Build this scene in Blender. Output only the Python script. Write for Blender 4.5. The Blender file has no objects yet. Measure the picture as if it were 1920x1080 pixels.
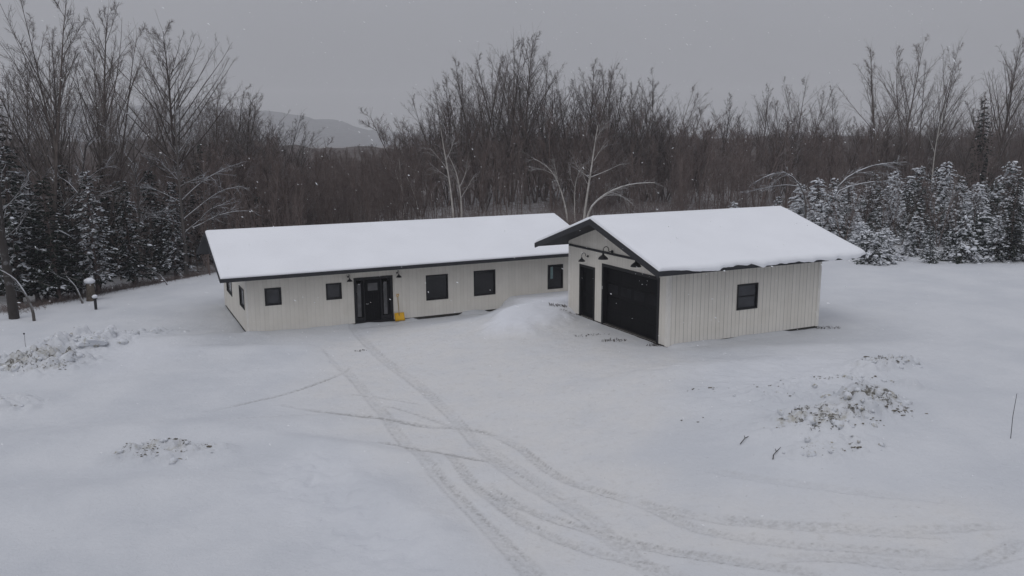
import bpy, math, random
import numpy as np
from mathutils import Matrix, Vector

SC = bpy.context.scene
COL = SC.collection
PI = math.pi
ss = lambda e0, e1, x: (lambda t: t * t * (3 - 2 * t))(np.clip((np.asarray(x, float) - e0) / (e1 - e0), 0, 1))

# ------------------------------------------------------------------ camera
CAMZ, FPX, PITCH, ROLL = 9.2, 1550.3, 0.1791, -0.0047
_F = np.array([0, math.cos(PITCH), -math.sin(PITCH)])
_R0 = np.array([1.0, 0, 0]); _U0 = np.cross(_R0, _F)
_R = math.cos(ROLL) * _R0 + math.sin(ROLL) * _U0
_U = -math.sin(ROLL) * _R0 + math.cos(ROLL) * _U0
cam = bpy.data.cameras.new('camera'); cam.lens = FPX / 1920 * 36; cam.sensor_width = 36
cam.clip_end = 6000; cam.clip_start = 0.1
cam_o = bpy.data.objects.new('camera', cam); COL.objects.link(cam_o)
cam_o.matrix_world = Matrix(((_R[0], _U[0], -_F[0], 0), (_R[1], _U[1], -_F[1], 0), (_R[2], _U[2], -_F[2], CAMZ), (0, 0, 0, 1)))
SC.camera = cam_o

def ray(px, py):
    v = _F + (px - 960) / FPX * _R + (540 - py) / FPX * _U
    return v
def at(px, py, D):
    """world point seen at that spot of the survey photograph, D metres north of the camera"""
    v = ray(px, py); return np.array([0, 0, CAMZ]) + v * (D / v[1])

# ------------------------------------------------------------------ plan of the place
TH = 0.4549
CT, ST = math.cos(TH), math.sin(TH)
HO = np.array([-12.58, 38.40, 0.0]); HL, HW = 17.77, 8.21        # house: front left corner, length, depth
GO = np.array([6.117, 31.816, 1.009]); GL, GW = 8.10, 7.76       # garage
def hloc(x, y): return (x - HO[0]) * CT + (y - HO[1]) * ST, -(x - HO[0]) * ST + (y - HO[1]) * CT
def hworld(a, b): return HO[0] + a * CT - b * ST, HO[1] + a * ST + b * CT

# ------------------------------------------------------------------ noise
def _hash(i, j, s):
    n = (i * 374761393 + j * 668265263 + s * 974634777) & 0x7fffffff
    n = ((n ^ (n >> 13)) * 1274126177) & 0x7fffffff
    return ((n ^ (n >> 16)) & 0xffff) / 65535.0
def vn(x, y, s=0):
    x = np.asarray(x, float); y = np.asarray(y, float)
    i = np.floor(x).astype(np.int64); j = np.floor(y).astype(np.int64)
    u = x - i; v = y - j; u = u * u * (3 - 2 * u); v = v * v * (3 - 2 * v)
    return (_hash(i, j, s) * (1 - u) + _hash(i + 1, j, s) * u) * (1 - v) + (_hash(i, j + 1, s) * (1 - u) + _hash(i + 1, j + 1, s) * u) * v
def fbm(x, y, s=0, o=4):
    t = 0; a = 1; n = 0
    for k in range(o):
        t = t + a * vn(x * 2 ** k + 17.3 * k, y * 2 ** k - 9.1 * k, s + k); n += a; a *= .5
    return t / n

def base_h(x, y):
    """smooth lie of the land under the snow"""
    x = np.asarray(x, float); y = np.asarray(y, float)
    a, b = hloc(x, y)
    z1 = .41 * ss(13.25, 14.0, a)
    z2 = 1.0 * ss(3.5, 13.2, a)
    t = ss(.3, 5.5, -b)
    z = z1 + (z2 - z1) * t
    z = np.maximum(z, ss(19, 25, a) * 1.0)
    z = z * (1 - .5 * ss(19, 34, -b))
    # wood edge on the left drops away a little
    ex, ey = x + 27.5, y - 43.2
    d = (-(ex) * .89 + ey * .455)
    z = z - .55 * ss(.0, 4.0, d) * ss(-10, -20, x) 
    z = z - .5 * ss(60, 75, y) * ss(5, -25, x)
    return z
def ground_at(px, py):
    v = ray(px, py); z = 0.3
    for _ in range(12):
        t = (z - CAMZ) / v[2]; P = np.array([0, 0, CAMZ]) + t * v; z = float(base_h(P[0], P[1]))
    return P[0], P[1]
def on_ground(x, y): return np.array([x, y, float(base_h(x, y))])

# ------------------------------------------------------------------ materials
def nodes(name):
    m = bpy.data.materials.new(name); m.use_nodes = True
    nt = m.node_tree; nt.nodes.clear()
    out = nt.nodes.new('ShaderNodeOutputMaterial'); b = nt.nodes.new('ShaderNodeBsdfPrincipled')
    nt.links.new(b.outputs[0], out.inputs[0]); b.inputs['Roughness'].default_value = .8
    b.inputs['Specular IOR Level'].default_value = .25
    return m, nt, b
class G:
    def __init__(s, nt): s.nt = nt
    def _in(s, sock, v):
        if hasattr(v, 'is_linked') or hasattr(v, 'links'): s.nt.links.new(v, sock)
        elif isinstance(v, (tuple, list)): sock.default_value = tuple(v) + ((1,) if len(sock.default_value) == 4 and len(v) == 3 else ())
        else: sock.default_value = v
    def noise(s, scale, detail=4, rough=.55, vec=None, dim=None):
        n = s.nt.nodes.new('ShaderNodeTexNoise'); n.inputs['Scale'].default_value = scale
        n.inputs['Detail'].default_value = detail; n.inputs['Roughness'].default_value = rough
        if vec is not None: s.nt.links.new(vec, n.inputs['Vector'])
        return n.outputs['Fac']
    def coord(s, k='Object'):
        return s.nt.nodes.new('ShaderNodeTexCoord').outputs[k]
    def pos(s): return s.nt.nodes.new('ShaderNodeNewGeometry').outputs['Position']
    def normal_z(s):
        g = s.nt.nodes.new('ShaderNodeNewGeometry'); x = s.nt.nodes.new('ShaderNodeSeparateXYZ')
        s.nt.links.new(g.outputs['Normal'], x.inputs[0]); return x.outputs[2]
    def sep(s, v, i):
        x = s.nt.nodes.new('ShaderNodeSeparateXYZ'); s.nt.links.new(v, x.inputs[0]); return x.outputs[i]
    def math(s, op, a, b=0.0, c=0.0, clamp=False):
        n = s.nt.nodes.new('ShaderNodeMath'); n.operation = op; n.use_clamp = clamp
        s._in(n.inputs[0], a); s._in(n.inputs[1], b); s._in(n.inputs[2], c); return n.outputs[0]
    def ramp(s, v, lo, hi, a=0.0, b=1.0):
        n = s.nt.nodes.new('ShaderNodeMapRange'); n.interpolation_type = 'SMOOTHSTEP'
        s._in(n.inputs[0], v)
        for i, q in zip((1, 2, 3, 4), (lo, hi, a, b)): n.inputs[i].default_value = q
        return n.outputs[0]
    def mix(s, f, a, b):
        n = s.nt.nodes.new('ShaderNodeMix'); n.data_type = 'RGBA'
        s._in(n.inputs[0], f); s._in(n.inputs[6], a); s._in(n.inputs[7], b); return n.outputs[2]
    def attr(s, name):
        n = s.nt.nodes.new('ShaderNodeAttribute'); n.attribute_name = name; return n.outputs['Fac']
    def bump(s, h, strength, dist, bsdf):
        n = s.nt.nodes.new('ShaderNodeBump'); n.inputs['Strength'].default_value = strength
        n.inputs['Distance'].default_value = dist; s.nt.links.new(h, n.inputs['Height'])
        s.nt.links.new(n.outputs[0], bsdf.inputs['Normal'])
    def rnd(s): return s.nt.nodes.new('ShaderNodeObjectInfo').outputs['Random']

SNOW = (.70, .722, .765)
def mat_flat(name, c, rough=.6, spec=.3, vary=.12, scale=3, metal=0):
    m, nt, b = nodes(name); g = G(nt)
    n = g.noise(scale, 5, .6, g.coord())
    c2 = tuple(x * (1 - vary) for x in c); c1 = tuple(min(1, x * (1 + vary)) for x in c)
    nt.links.new(g.mix(g.ramp(n, .3, .7), c2, c1), b.inputs['Base Color'])
    b.inputs['Roughness'].default_value = rough; b.inputs['Specular IOR Level'].default_value = spec
    b.inputs['Metallic'].default_value = metal
    return m
def mat_snow(name, c=SNOW, bump=.25, scale=3.0):
    m, nt, b = nodes(name); g = G(nt); p = g.pos()
    n = g.noise(scale * .25, 5, .5, p)
    nt.links.new(g.mix(g.ramp(n, .25, .75), tuple(x * .95 for x in c), c), b.inputs['Base Color'])
    b.inputs['Roughness'].default_value = .85; b.inputs['Specular IOR Level'].default_value = .15
    g.bump(g.noise(scale, 6, .6, p), bump, .05, b)
    return m
def mat_siding(name, axis, line):
    m, nt, b = nodes(name); g = G(nt); oc = g.coord()
    x = g.sep(oc, axis); z = g.sep(oc, 2)
    f = g.math('FRACT', g.math('DIVIDE', g.math('ADD', x, 50.0), .2032))
    d = g.math('ABSOLUTE', g.math('SUBTRACT', f, .5))               # 0.5 at groove
    gr = g.ramp(d, .5 - .085, .5 - .03)
    f2 = g.math('FRACT', g.math('DIVIDE', g.math('ADD', x, 50.06), .4064))
    alt = g.ramp(g.math('ABSOLUTE', g.math('SUBTRACT', f2, .5)), .2, .3, .55, 1)
    # each board a slightly different tone
    wn = nt.nodes.new('ShaderNodeTexWhiteNoise'); wn.noise_dimensions = '1D'
    nt.links.new(g.math('FLOOR', g.math('DIVIDE', g.math('ADD', x, 50.0), .2032)), wn.inputs['W'])
    base = g.mix(g.math('MULTIPLY', wn.outputs['Value'], 1.0), (.725, .692, .625), (.77, .736, .668))
    st = g.noise(1.3, 5, .6, oc)
    base = g.mix(g.ramp(st, .3, .75, 0, .35), base, (.60, .565, .50))
    low = g.ramp(g.math('ADD', z, g.math('MULTIPLY', g.noise(3, 3, .5, oc), .4)), .25, .8, .28, 0)
    base = g.mix(low, base, (.70, .69, .67))                        # blown snow dusting at the foot
    col = g.mix(g.math('MULTIPLY', g.math('MULTIPLY', gr, alt), line), base, (.13, .125, .115))
    nt.links.new(col, b.inputs['Base Color']); b.inputs['Roughness'].default_value = .55
    g.bump(g.math('MULTIPLY', gr, -1.0), .6, .012, b)
    return m
def mat_glass(name, c, rough=.06):
    m, nt, b = nodes(name); g = G(nt); oc = g.coord()
    n = g.noise(1.7, 3, .5, oc)
    nt.links.new(g.mix(g.ramp(n, .3, .7), tuple(x * .7 for x in c), tuple(x * 1.25 for x in c)), b.inputs['Base Color'])
    b.inputs['Roughness'].default_value = rough; b.inputs['Specular IOR Level'].default_value = .45
    g.bump(n, .03, .02, b)
    return m
def mat_bark(name, c1, c2, snow=.5, nz=.35, vary=True, snowcol=(.62, .64, .68)):
    """bark with snow lying on the upper sides"""
    m, nt, b = nodes(name); g = G(nt); oc = g.coord()
    col = g.mix(g.ramp(g.noise(2.2, 4, .6, oc), .3, .7), c1, c2)
    if vary: col = g.mix(g.ramp(g.rnd(), 0, 1, 0, .75), col, tuple(x * .42 for x in c1)); col = g.mix(g.ramp(g.math('FRACT', g.math('MULTIPLY', g.rnd(), 7.0)), .6, 1, 0, .5), col, tuple(x * 1.35 for x in c2))
    if snow > 0:
        k = g.ramp(g.math('ADD', g.normal_z(), g.math('MULTIPLY', g.math('SUBTRACT', g.noise(1.1, 4, .6, oc), .5), 1.5)), nz, nz + .35, 0, snow)
        col = g.mix(k, col, snowcol)
    nt.links.new(col, b.inputs['Base Color']); b.inputs['Roughness'].default_value = .9; b.inputs['Specular IOR Level'].default_value = .1
    return m
def mat_needles(name, c1, c2, lo, hi, amount, sc=1.6):
    m, nt, b = nodes(name); g = G(nt); oc = g.coord()
    col = g.mix(g.ramp(g.noise(3.0, 3, .6, oc), .3, .7), c1, c2)
    col = g.mix(g.ramp(g.rnd(), 0, 1, 0, .5), col, tuple(x * .6 for x in c1))
    k = g.math('ADD', g.math('MULTIPLY', g.normal_z(), .45), g.noise(sc, 5, .65, oc)); k = g.math('ADD', k, g.math('MULTIPLY', g.math('SUBTRACT', g.math('FRACT', g.math('MULTIPLY', g.rnd(), 13.0)), .5), .30))
    col = g.mix(g.ramp(k, lo, hi, 0, amount), col, (.66, .685, .73))
    nt.links.new(col, b.inputs['Base Color']); b.inputs['Roughness'].default_value = .9; b.inputs['Specular IOR Level'].default_value = .1
    return m

M = {}
M['roof_snow'] = mat_snow('roof_snow', (.80, .815, .85), .10, 2.0)
M['flake'] = mat_snow('snow_flake', (.93, .94, .96), 0, 3)
M['snow_lump'] = mat_snow('snow_lump', (.72, .74, .78), .3, 6)
M['charcoal'] = mat_flat('charcoal_trim', (.026, .027, .031), .6, .3)
M['soffit'] = mat_flat('soffit', (.022, .022, .025), .75, .2)
M['black'] = mat_flat('black_door', (.006, .006, .0068), .6, .12)
M['black_trim'] = mat_flat('black_trim', (.012, .012, .0135), .5, .3)
M['siding_side'] = mat_siding('siding_side', 0, .5)
M['siding_front'] = mat_siding('siding_front', 0, .11)
M['siding_gable'] = mat_siding('siding_gable', 1, .15)
M['corner'] = mat_flat('corner_board', (.74, .715, .665), .6, .3, .05)
M['foundation'] = mat_flat('foundation', (.05, .047, .044), .9, .1)
M['pane_dark'] = mat_glass('pane_dark', (.006, .006, .007))
M['pane_grey'] = mat_glass('pane_grey', (.032, .034, .04), .12)  # grey base paints in the lighter reflection on the small front panes
M['pane_door'] = mat_glass('pane_door', (.014, .014, .016), .35)
M['pane_door'].node_tree.nodes['Principled BSDF'].inputs['Specular IOR Level'].default_value = .06
M['pane_side'] = mat_glass('pane_side', (.085, .085, .088), .2)
M['painted_light'] = mat_flat('painted_light', (.19, .27, .27), .9, .1)
M['pale'] = mat_flat('pale_plastic', (.35, .35, .35), .5, .3)
M['yellow'] = mat_flat('yellow_plastic', (.72, .40, .012), .45, .4, .1)
M['shaft'] = mat_flat('wood_shaft', (.38, .29, .16), .6, .3)
M['post'] = mat_flat('dark_post', (.02, .02, .022), .6, .3)
M['stump'] = mat_flat('stump_wood', (.10, .085, .07), .9, .1, .35, 8)
M['twig'] = mat_flat('dark_twig', (.03, .024, .02), .9, .1)
M['weed'] = mat_flat('dead_weed', (.06, .05, .04), .9, .1, .4)
M['crumb'] = mat_flat('soil_crumb', (.15, .135, .11), .95, .05, .6, 9)
M['bark'] = mat_bark('bark', (.095, .078, .070), (.15, .127, .115), .5, .45)
M['twigs'] = mat_bark('bare_twigs', (.135, .112, .101), (.19, .162, .148), .38, .4)
M['bark_wood'] = mat_bark('bark_in_wood', (.125, .094, .084), (.185, .147, .134), .30, .6)  # lightened so the bark colour carries haze over the far wood
M['bark_snowy'] = mat_bark('bark_snowy', (.085, .078, .073), (.13, .12, .115), .85, .12, False)
M['bark_left'] = mat_bark('bark_left', (.07, .062, .058), (.115, .104, .098), .95, .12)
M['birch'] = mat_bark('birch_bark', (.36, .34, .315), (.56, .54, .51), .6, .3, False)
M['birch_twig'] = mat_bark('birch_twigs', (.19, .172, .155), (.29, .268, .245), .5, .2, False)
M['brush'] = mat_bark('brush_twigs', (.135, .103, .093), (.20, .162, .148), .25, .5, False)  # brush colour lightened in place of thicker haze
M['needle_snowy'] = mat_needles('needles_snowy', (.016, .023, .018), (.034, .044, .033), .82, .92, .95, 1.5)
M['needle_dark'] = mat_needles('needles_dark', (.009, .013, .010), (.020, .026, .019), .97, 1.09, .85, 1.8)
M['clod'] = None

# ------------------------------------------------------------------ mesh helpers
def prop(o, label=None, cat=None, group=None, kind=None):
    if label: o['label'] = label
    if cat: o['category'] = cat
    if group: o['group'] = group
    if kind: o['kind'] = kind
    return o
def empty(name, loc=(0, 0, 0), rz=0, parent=None):
    o = bpy.data.objects.new(name, None); COL.objects.link(o); o.location = tuple(loc); o.rotation_euler = (0, 0, rz)
    o.empty_display_size = .3
    if parent: o.parent = parent
    return o
def link(name, me, parent=None):
    o = bpy.data.objects.new(name, me); COL.objects.link(o)
    if parent: o.parent = parent
    return o
def np_mesh(name, V, Fq, mat, smooth=False, attrs=None):
    """V (n,3); Fq list of (m,k) index arrays"""
    me = bpy.data.meshes.new(name)
    V = np.ascontiguousarray(V, np.float32)
    Fq = [np.asarray(f, np.int32) for f in Fq if len(f)]
    nl = sum(f.size for f in Fq); nf = sum(len(f) for f in Fq)
    me.vertices.add(len(V)); me.vertices.foreach_set('co', V.ravel())
    me.loops.add(nl); me.loops.foreach_set('vertex_index', np.concatenate([f.ravel() for f in Fq]))
    me.polygons.add(nf)
    tot = np.concatenate([np.full(len(f), f.shape[1], np.int32) for f in Fq])
    st = np.concatenate([[0], np.cumsum(tot)[:-1]]).astype(np.int32)
    me.polygons.foreach_set('loop_start', st); me.polygons.foreach_set('loop_total', tot)
    if smooth: me.polygons.foreach_set('use_smooth', np.ones(nf, bool))
    for k, a in (attrs or {}).items():
        t = me.attributes.new(k, 'FLOAT', 'POINT'); t.data.foreach_set('value', np.ascontiguousarray(a, np.float32).ravel())
    me.materials.append(mat); me.update(calc_edges=True); me.validate()
    return me
class MB:
    """collects plain shapes into one mesh"""
    def __init__(s): s.v = []; s.f = []
    def add(s, vs, fs):
        n = len(s.v); s.v += [tuple(map(float, q)) for q in vs]; s.f += [tuple(n + i for i in f) for f in fs]
    def box(s, x0, x1, y0, y1, z0, z1):
        s.add([(x, y, z) for z in (z0, z1) for y in (y0, y1) for x in (x0, x1)],
              [(0, 2, 3, 1), (4, 5, 7, 6), (0, 1, 5, 4), (2, 6, 7, 3), (0, 4, 6, 2), (1, 3, 7, 5)])
    def tube(s, pts, rs, k=8, cap=True):
        pts = [np.array(p, float) for p in pts]
        rs = rs if hasattr(rs, '__len__') else [rs] * len(pts)
        vs = []; 
        for i, p in enumerate(pts):
            t = pts[min(i + 1, len(pts) - 1)] - pts[max(i - 1, 0)]; t /= np.linalg.norm(t) + 1e-9
            ref = np.array([0, 0, 1.]) if abs(t[2]) < .9 else np.array([1., 0, 0])
            a = np.cross(t, ref); a /= np.linalg.norm(a); b = np.cross(t, a)
            vs += [p + rs[i] * (math.cos(2 * PI * j / k) * a + math.sin(2 * PI * j / k) * b) for j in range(k)]
        fs = [(i * k + j, i * k + (j + 1) % k, (i + 1) * k + (j + 1) % k, (i + 1) * k + j) for i in range(len(pts) - 1) for j in range(k)]
        if cap: fs += [tuple(range(k))[::-1], tuple(range((len(pts) - 1) * k, len(pts) * k))]
        s.add(vs, fs)
    def lathe(s, prof, k=20, o=(0, 0, 0)):
        vs = [(o[0] + r * math.cos(2 * PI * j / k), o[1] + r * math.sin(2 * PI * j / k), o[2] + z) for r, z in prof for j in range(k)]
        fs = [(i * k + j, i * k + (j + 1) % k, (i + 1) * k + (j + 1) % k, (i + 1) * k + j) for i in range(len(prof) - 1) for j in range(k)]
        s.add(vs, fs)
    def build(s, name, mat, parent=None, bevel=0, smooth=False):
        me = bpy.data.meshes.new(name); me.from_pydata(s.v, [], s.f); me.materials.append(mat); me.update()
        if smooth:
            for p in me.polygons: p.use_smooth = True
        o = link(name, me, parent)
        if bevel:
            md = o.modifiers.new('bevel', 'BEVEL'); md.width = bevel; md.segments = 2; md.limit_method = 'ANGLE'
        return o

# ------------------------------------------------------------------ world and light
w = bpy.data.worlds.new('World'); SC.world = w; w.use_nodes = True
nt = w.node_tree; nt.nodes.clear()
wo = nt.nodes.new('ShaderNodeOutputWorld'); bg = nt.nodes.new('ShaderNodeBackground')
sky = nt.nodes.new('ShaderNodeTexSky'); sky.sky_type = 'NISHITA'; sky.sun_disc = False
SUN_EL, SUN_AZ = math.radians(52), math.radians(205)
sky.sun_elevation = SUN_EL; sky.sun_rotation = SUN_AZ
sky.dust_density = 6.0; sky.air_density = 1.0
hs = nt.nodes.new('ShaderNodeHueSaturation'); hs.inputs['Saturation'].default_value = .22; hs.inputs['Value'].default_value = 1
nt.links.new(sky.outputs[0], hs.inputs['Color'])
g = G(nt)
dz = g.sep(g.coord('Generated'), 2)
# overcast cover: cloud deck brighter overhead than at the horizon, with faint cloud mottling
deck = g.ramp(dz, -.10, 1.0, 2.8, 7.1)
cl = g.math('MULTIPLY', deck, g.ramp(g.noise(2.2, 3, .5, g.coord('Generated')), .25, .75, .965, 1.035))
cc = nt.nodes.new('ShaderNodeMix'); cc.data_type = 'RGBA'; cc.blend_type = 'MULTIPLY'; cc.inputs[0].default_value = 1
cx = nt.nodes.new('ShaderNodeCombineXYZ')
for i in range(3): nt.links.new(cl, cx.inputs[i])
nt.links.new(cx.outputs[0], cc.inputs[6]); cc.inputs[7].default_value = (.955, .98, 1.085, 1)
mixw = g.mix(.93, hs.outputs[0], cc.outputs[2])
nt.links.new(mixw, bg.inputs[0]); bg.inputs[1].default_value = .10
nt.links.new(bg.outputs[0], wo.inputs[0])
sl = bpy.data.lights.new('sun', 'SUN'); sl.energy = .5; sl.angle = math.radians(30); sl.color = (1, .98, .95)
so = bpy.data.objects.new('sun', sl); COL.objects.link(so); so.location = (0, 0, 60)
sd = Vector((math.sin(SUN_AZ) * math.cos(SUN_EL), math.cos(SUN_AZ) * math.cos(SUN_EL), math.sin(SUN_EL)))
so.rotation_euler = sd.to_track_quat('Z', 'Y').to_euler()
SC.view_settings.view_transform = 'Standard'; SC.view_settings.look = 'None'; SC.view_settings.exposure = 0; SC.view_settings.gamma = 1
SC.cycles.use_denoising = True
SC.cycles.max_bounces = 5; SC.cycles.diffuse_bounces = 3; SC.cycles.glossy_bounces = 2; SC.cycles.volume_bounces = 1
SC.cycles.caustics_reflective = False; SC.cycles.caustics_refractive = False
SC.render.engine = 'CYCLES'

# ------------------------------------------------------------------ snow ground
def axis(lo, hi, fine, step, far0, far1):
    a = list(np.arange(lo, hi + 1e-6, fine))
    s = fine; x = lo; left = []
    while x > far0: s = min(s * step, 60); x -= s; left.append(x)
    s = fine; x = a[-1]; right = []
    while x < far1: s = min(s * step, 60); x += s; right.append(x)
    return np.array(left[::-1] + a + right)
XS = axis(-25, 25, .065, 1.12, -1500, 1500)
YS = axis(13.0, 49, .065, 1.12, -60, 2400)
GX, GY = np.meshgrid(XS, YS)
ga, gb = hloc(GX, GY)
GZ = base_h(GX, GY)
near = ss(70, 55, GY) * ss(3, 9, GY)
GZ += near * (.10 * (fbm(GX / 6, GY / 6, 3) - .5) + .06 * (fbm(GX / 1.4, GY / 2.0, 8) - .5) + .02 * (fbm(GX / .35, GY / .5, 9, 3) - .5))
GZ += ss(60, 120, np.hypot(GX, GY)) * (fbm(GX / 40, GY / 40, 5) - .5) * 2.0
track = np.zeros_like(GZ); packed = np.zeros_like(GZ); dirt = np.zeros_like(GZ); rough = np.zeros_like(GZ); dep = np.zeros_like(GZ)
ix0, iy0 = np.searchsorted(XS, -25), np.searchsorted(YS, 13.0)
def resample(P, step):
    P = np.array(P, float)
    for _ in range(2):   # round the corners
        Q = [P[0]]
        for a, b in zip(P[:-1], P[1:]): Q += [a * .75 + b * .25, a * .25 + b * .75]
        P = np.array(Q + [P[-1]])
    d = np.r_[0, np.cumsum(np.hypot(*np.diff(P, axis=0).T))]
    s = np.arange(0, d[-1], step)
    return np.c_[np.interp(s, d, P[:, 0]), np.interp(s, d, P[:, 1])], s / d[-1]
def stamp(P, width, val, arr, seed, ends=(1, 1), depth=0.0):
    """press a wheel line into the snow"""
    Q, t = resample(P, .06)
    amp = val * (.45 + 1.1 * vn(t * len(Q) * .06 / 1.1, np.zeros(len(Q)), seed))
    amp *= np.clip(t / .12, ends[0] * 0. + (0 if ends[0] else 1), 1) * np.clip((1 - t) / .12, 0 if ends[1] else 1, 1)
    for (x, y), a in zip(Q, amp):
        if not (-25 < x < 25 and 13 < y < 49): continue
        i0, i1 = np.searchsorted(XS, (x - 2 * width, x + 2 * width)); j0, j1 = np.searchsorted(YS, (y - 2 * width, y + 2 * width))
        d = np.hypot(GX[j0:j1, i0:i1] - x, GY[j0:j1, i0:i1] - y) / width
        pr = np.clip(1.3 - d * 1.0, 0, 1)
        np.maximum(arr[j0:j1, i0:i1], pr * a, out=arr[j0:j1, i0:i1])
        if depth:
            q = np.where(d < 1, -1.0, np.clip(2 - d, 0, 1) * .45) * depth
            D = dep[j0:j1, i0:i1]; np.copyto(D, q, where=np.abs(q) > np.abs(D))
W = lambda L: [ground_at(*p) for p in L]
TR = [  # survey-photo points of the wheel tracks, width, strength
 ([(626,676),(654,699),(692,743),(724,784),(749,821),(800,872),(860,935),(930,1010),(1010,1100)], .24, .62),
 ([(780,848),(835,905),(890,958),(950,1015),(1020,1078)], .10, .6),
 ([(655,600),(670,626),(717,673),(761,705),(790,727),(828,762),(862,796),(906,847),(963,894),(1032,932),(1100,975),(1180,1040),(1240,1090)], .25, .60),
 ([(905,830),(960,872),(1020,910),(1090,955),(1150,1008),(1220,1070)], .16, .5),
 ([(560,764),(654,782),(733,790),(805,801),(843,801),(897,807),(940,818)], .15, .95),
 ([(925,814),(975,835),(1035,892),(1095,914),(1160,932),(1200,945)], .17, .8),
 ([(1190,940),(1240,955),(1300,966)], .17, .6), ([(1340,972),(1460,986),(1535,988),(1640,994)], .18, .85), ([(1690,994),(1760,992),(1890,985)], .18, .5),
 ([(700,829),(761,839),(831,853),(860,859),(930,868)], .14, 1.0),
 ([(660,684),(648,694),(623,708),(560,732),(480,752),(390,772)], .11, .75),
 ([(720,758),(760,772),(828,793),(870,808)], .11, .45), ([(640,738),(690,741),(740,749),(790,757)], .08, .4),
 ([(520,757),(580,768),(640,776)], .1, .4), ([(430,790),(520,782),(600,778)], .1, .35),
 ([(835,850),(856,872),(890,913),(938,950),(985,985),(1060,1022),(1185,1055),(1280,1080)], .17, .85),
 ([(900,905),(960,945),(1020,970),(1110,1000),(1190,1025),(1310,1045),(1435,1062),(1530,1078)], .18, .85),
 ([(1190,940),(1240,965),(1310,1000),(1385,1010),(1505,1027),(1590,1030),(1685,1037),(1800,1040)], .16, .55),
 ([(1330,882),(1400,897),(1460,905),(1610,925),(1760,937)], .18, .26),
 ([(1200,944),(1330,978),(1500,990),(1640,1000),(1780,1002)], .2, .5),
 ([(1430,1050),(1550,1045),(1700,1062),(1840,1055),(1925,1035)], .2, .5),
 ([(690,640),(740,690),(770,716),(805,745)], .07, .35), ([(600,650),(640,690),(668,722)], .09, .3),
 ([(1820,1060),(1870,1040),(1920,1010)], .2, .7),
]
for k, (L, wd, v) in enumerate(TR):
    en = (1, 0) if L[-1][1] > 1040 else (1, 1); P_ = W(L)
    if wd < .155: stamp(P_, wd * .85, v * 1.3, track, 40 + k, en, .022); continue
    stamp(P_, wd * .78, v * .5, track, 40 + k, en, .026)
    Q_, _ = resample(P_, .5); tn_ = np.gradient(Q_, axis=0); nn_ = np.c_[-tn_[:, 1], tn_[:, 0]] / (np.hypot(*tn_.T)[:, None] + 1e-9)
    for o_, e_ in ((.8, 1.0), (-.85, .9), (.1, .55)): stamp(Q_ + nn_ * wd * .85 * o_, .042, v * e_ * 1.1, track, 80 + 3 * k + int(o_ * 3), en)
def poly_mask(L, soft):
    P = np.array(W(L)); ins = np.zeros(GX.shape, bool); dist = np.full(GX.shape, 1e9)
    for (x0, y0), (x1, y1) in zip(P, np.roll(P, -1, 0)):
        c = ((y0 > GY) != (y1 > GY)); ins ^= c & (GX < (x1 - x0) * (GY - y0) / (y1 - y0 + 1e-9) + x0)
        dx, dy = x1 - x0, y1 - y0; t = np.clip(((GX - x0) * dx + (GY - y0) * dy) / (dx * dx + dy * dy), 0, 1)
        dist = np.minimum(dist, np.hypot(GX - x0 - t * dx, GY - y0 - t * dy))
    sd = np.where(ins, dist, -dist) + 2.0 * (fbm(GX / 2, GY / 2, 77) - .5)
    return ss(-soft, soft, sd)
packed = poly_mask([(600,640),(760,610),(960,590),(1100,600),(1210,650),(1300,690),(1260,780),(1180,850),(1300,930),(1500,960),(1900,960),(1920,1079),(960,1079),(840,960),(720,850),(600,790),(560,740)], 1.6)
rough = poly_mask([(500,880),(620,850),(700,900),(800,1000),(880,1079),(620,1079),(560,960)], 1.2)
rough2 = poly_mask([(1180,690),(1500,670),(1690,660),(1720,760),(1650,850),(1500,870),(1380,830),(1250,770)], 1.5)
def ellip(px, py, rx, ry, rot=0):
    x, y = ground_at(px, py); dx, dy = GX - x, GY - y; c, s = math.cos(rot), math.sin(rot)
    return np.hypot((dx * c + dy * s) / rx, (-dx * s + dy * c) / ry)
def mound(e, h): return h * np.exp(-e ** 2 * 1.2)
lump = np.abs(fbm(GX / .55, GY / .55, 21, 4) - .5) * 2; lump2 = fbm(GX / .22, GY / .22, 22, 3)
PILES = [(75,690,2.2,1.7,.3,.55,.9), (150,655,2.2,1.4,.5,.62,.55), (255,632,2.2,.8,.5,.25,.5), (15,765,1.2,1.2,0,.3,.5),
         (285,862,1.5,.8,.2,.34,.8), (385,850,.9,.5,.2,.18,.7),
         (1655,688,1.6,.8,.3,.32,.75), (1560,712,2.6,.6,.35,.12,.55), (1625,765,1.5,1.1,.6,.45,.95), (1540,795,1.9,.9,.25,.38,.95), (1565,845,1.6,.7,.3,.16,.6), (1706,728,.5,.45,0,.22,.4), (1500,740,3.0,.9,.2,.06,.4)]
for px, py, rx, ry, rot, hh, dd in PILES:
    e = ellip(px, py, rx, ry, rot); mk = ss(1.35, .5, e)
    GZ += mound(e, hh) * .75 + mk * (lump * hh * 1.3 + (lump2 - .5) * .22)
    dirt = np.maximum(dirt, mk * dd)
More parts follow.
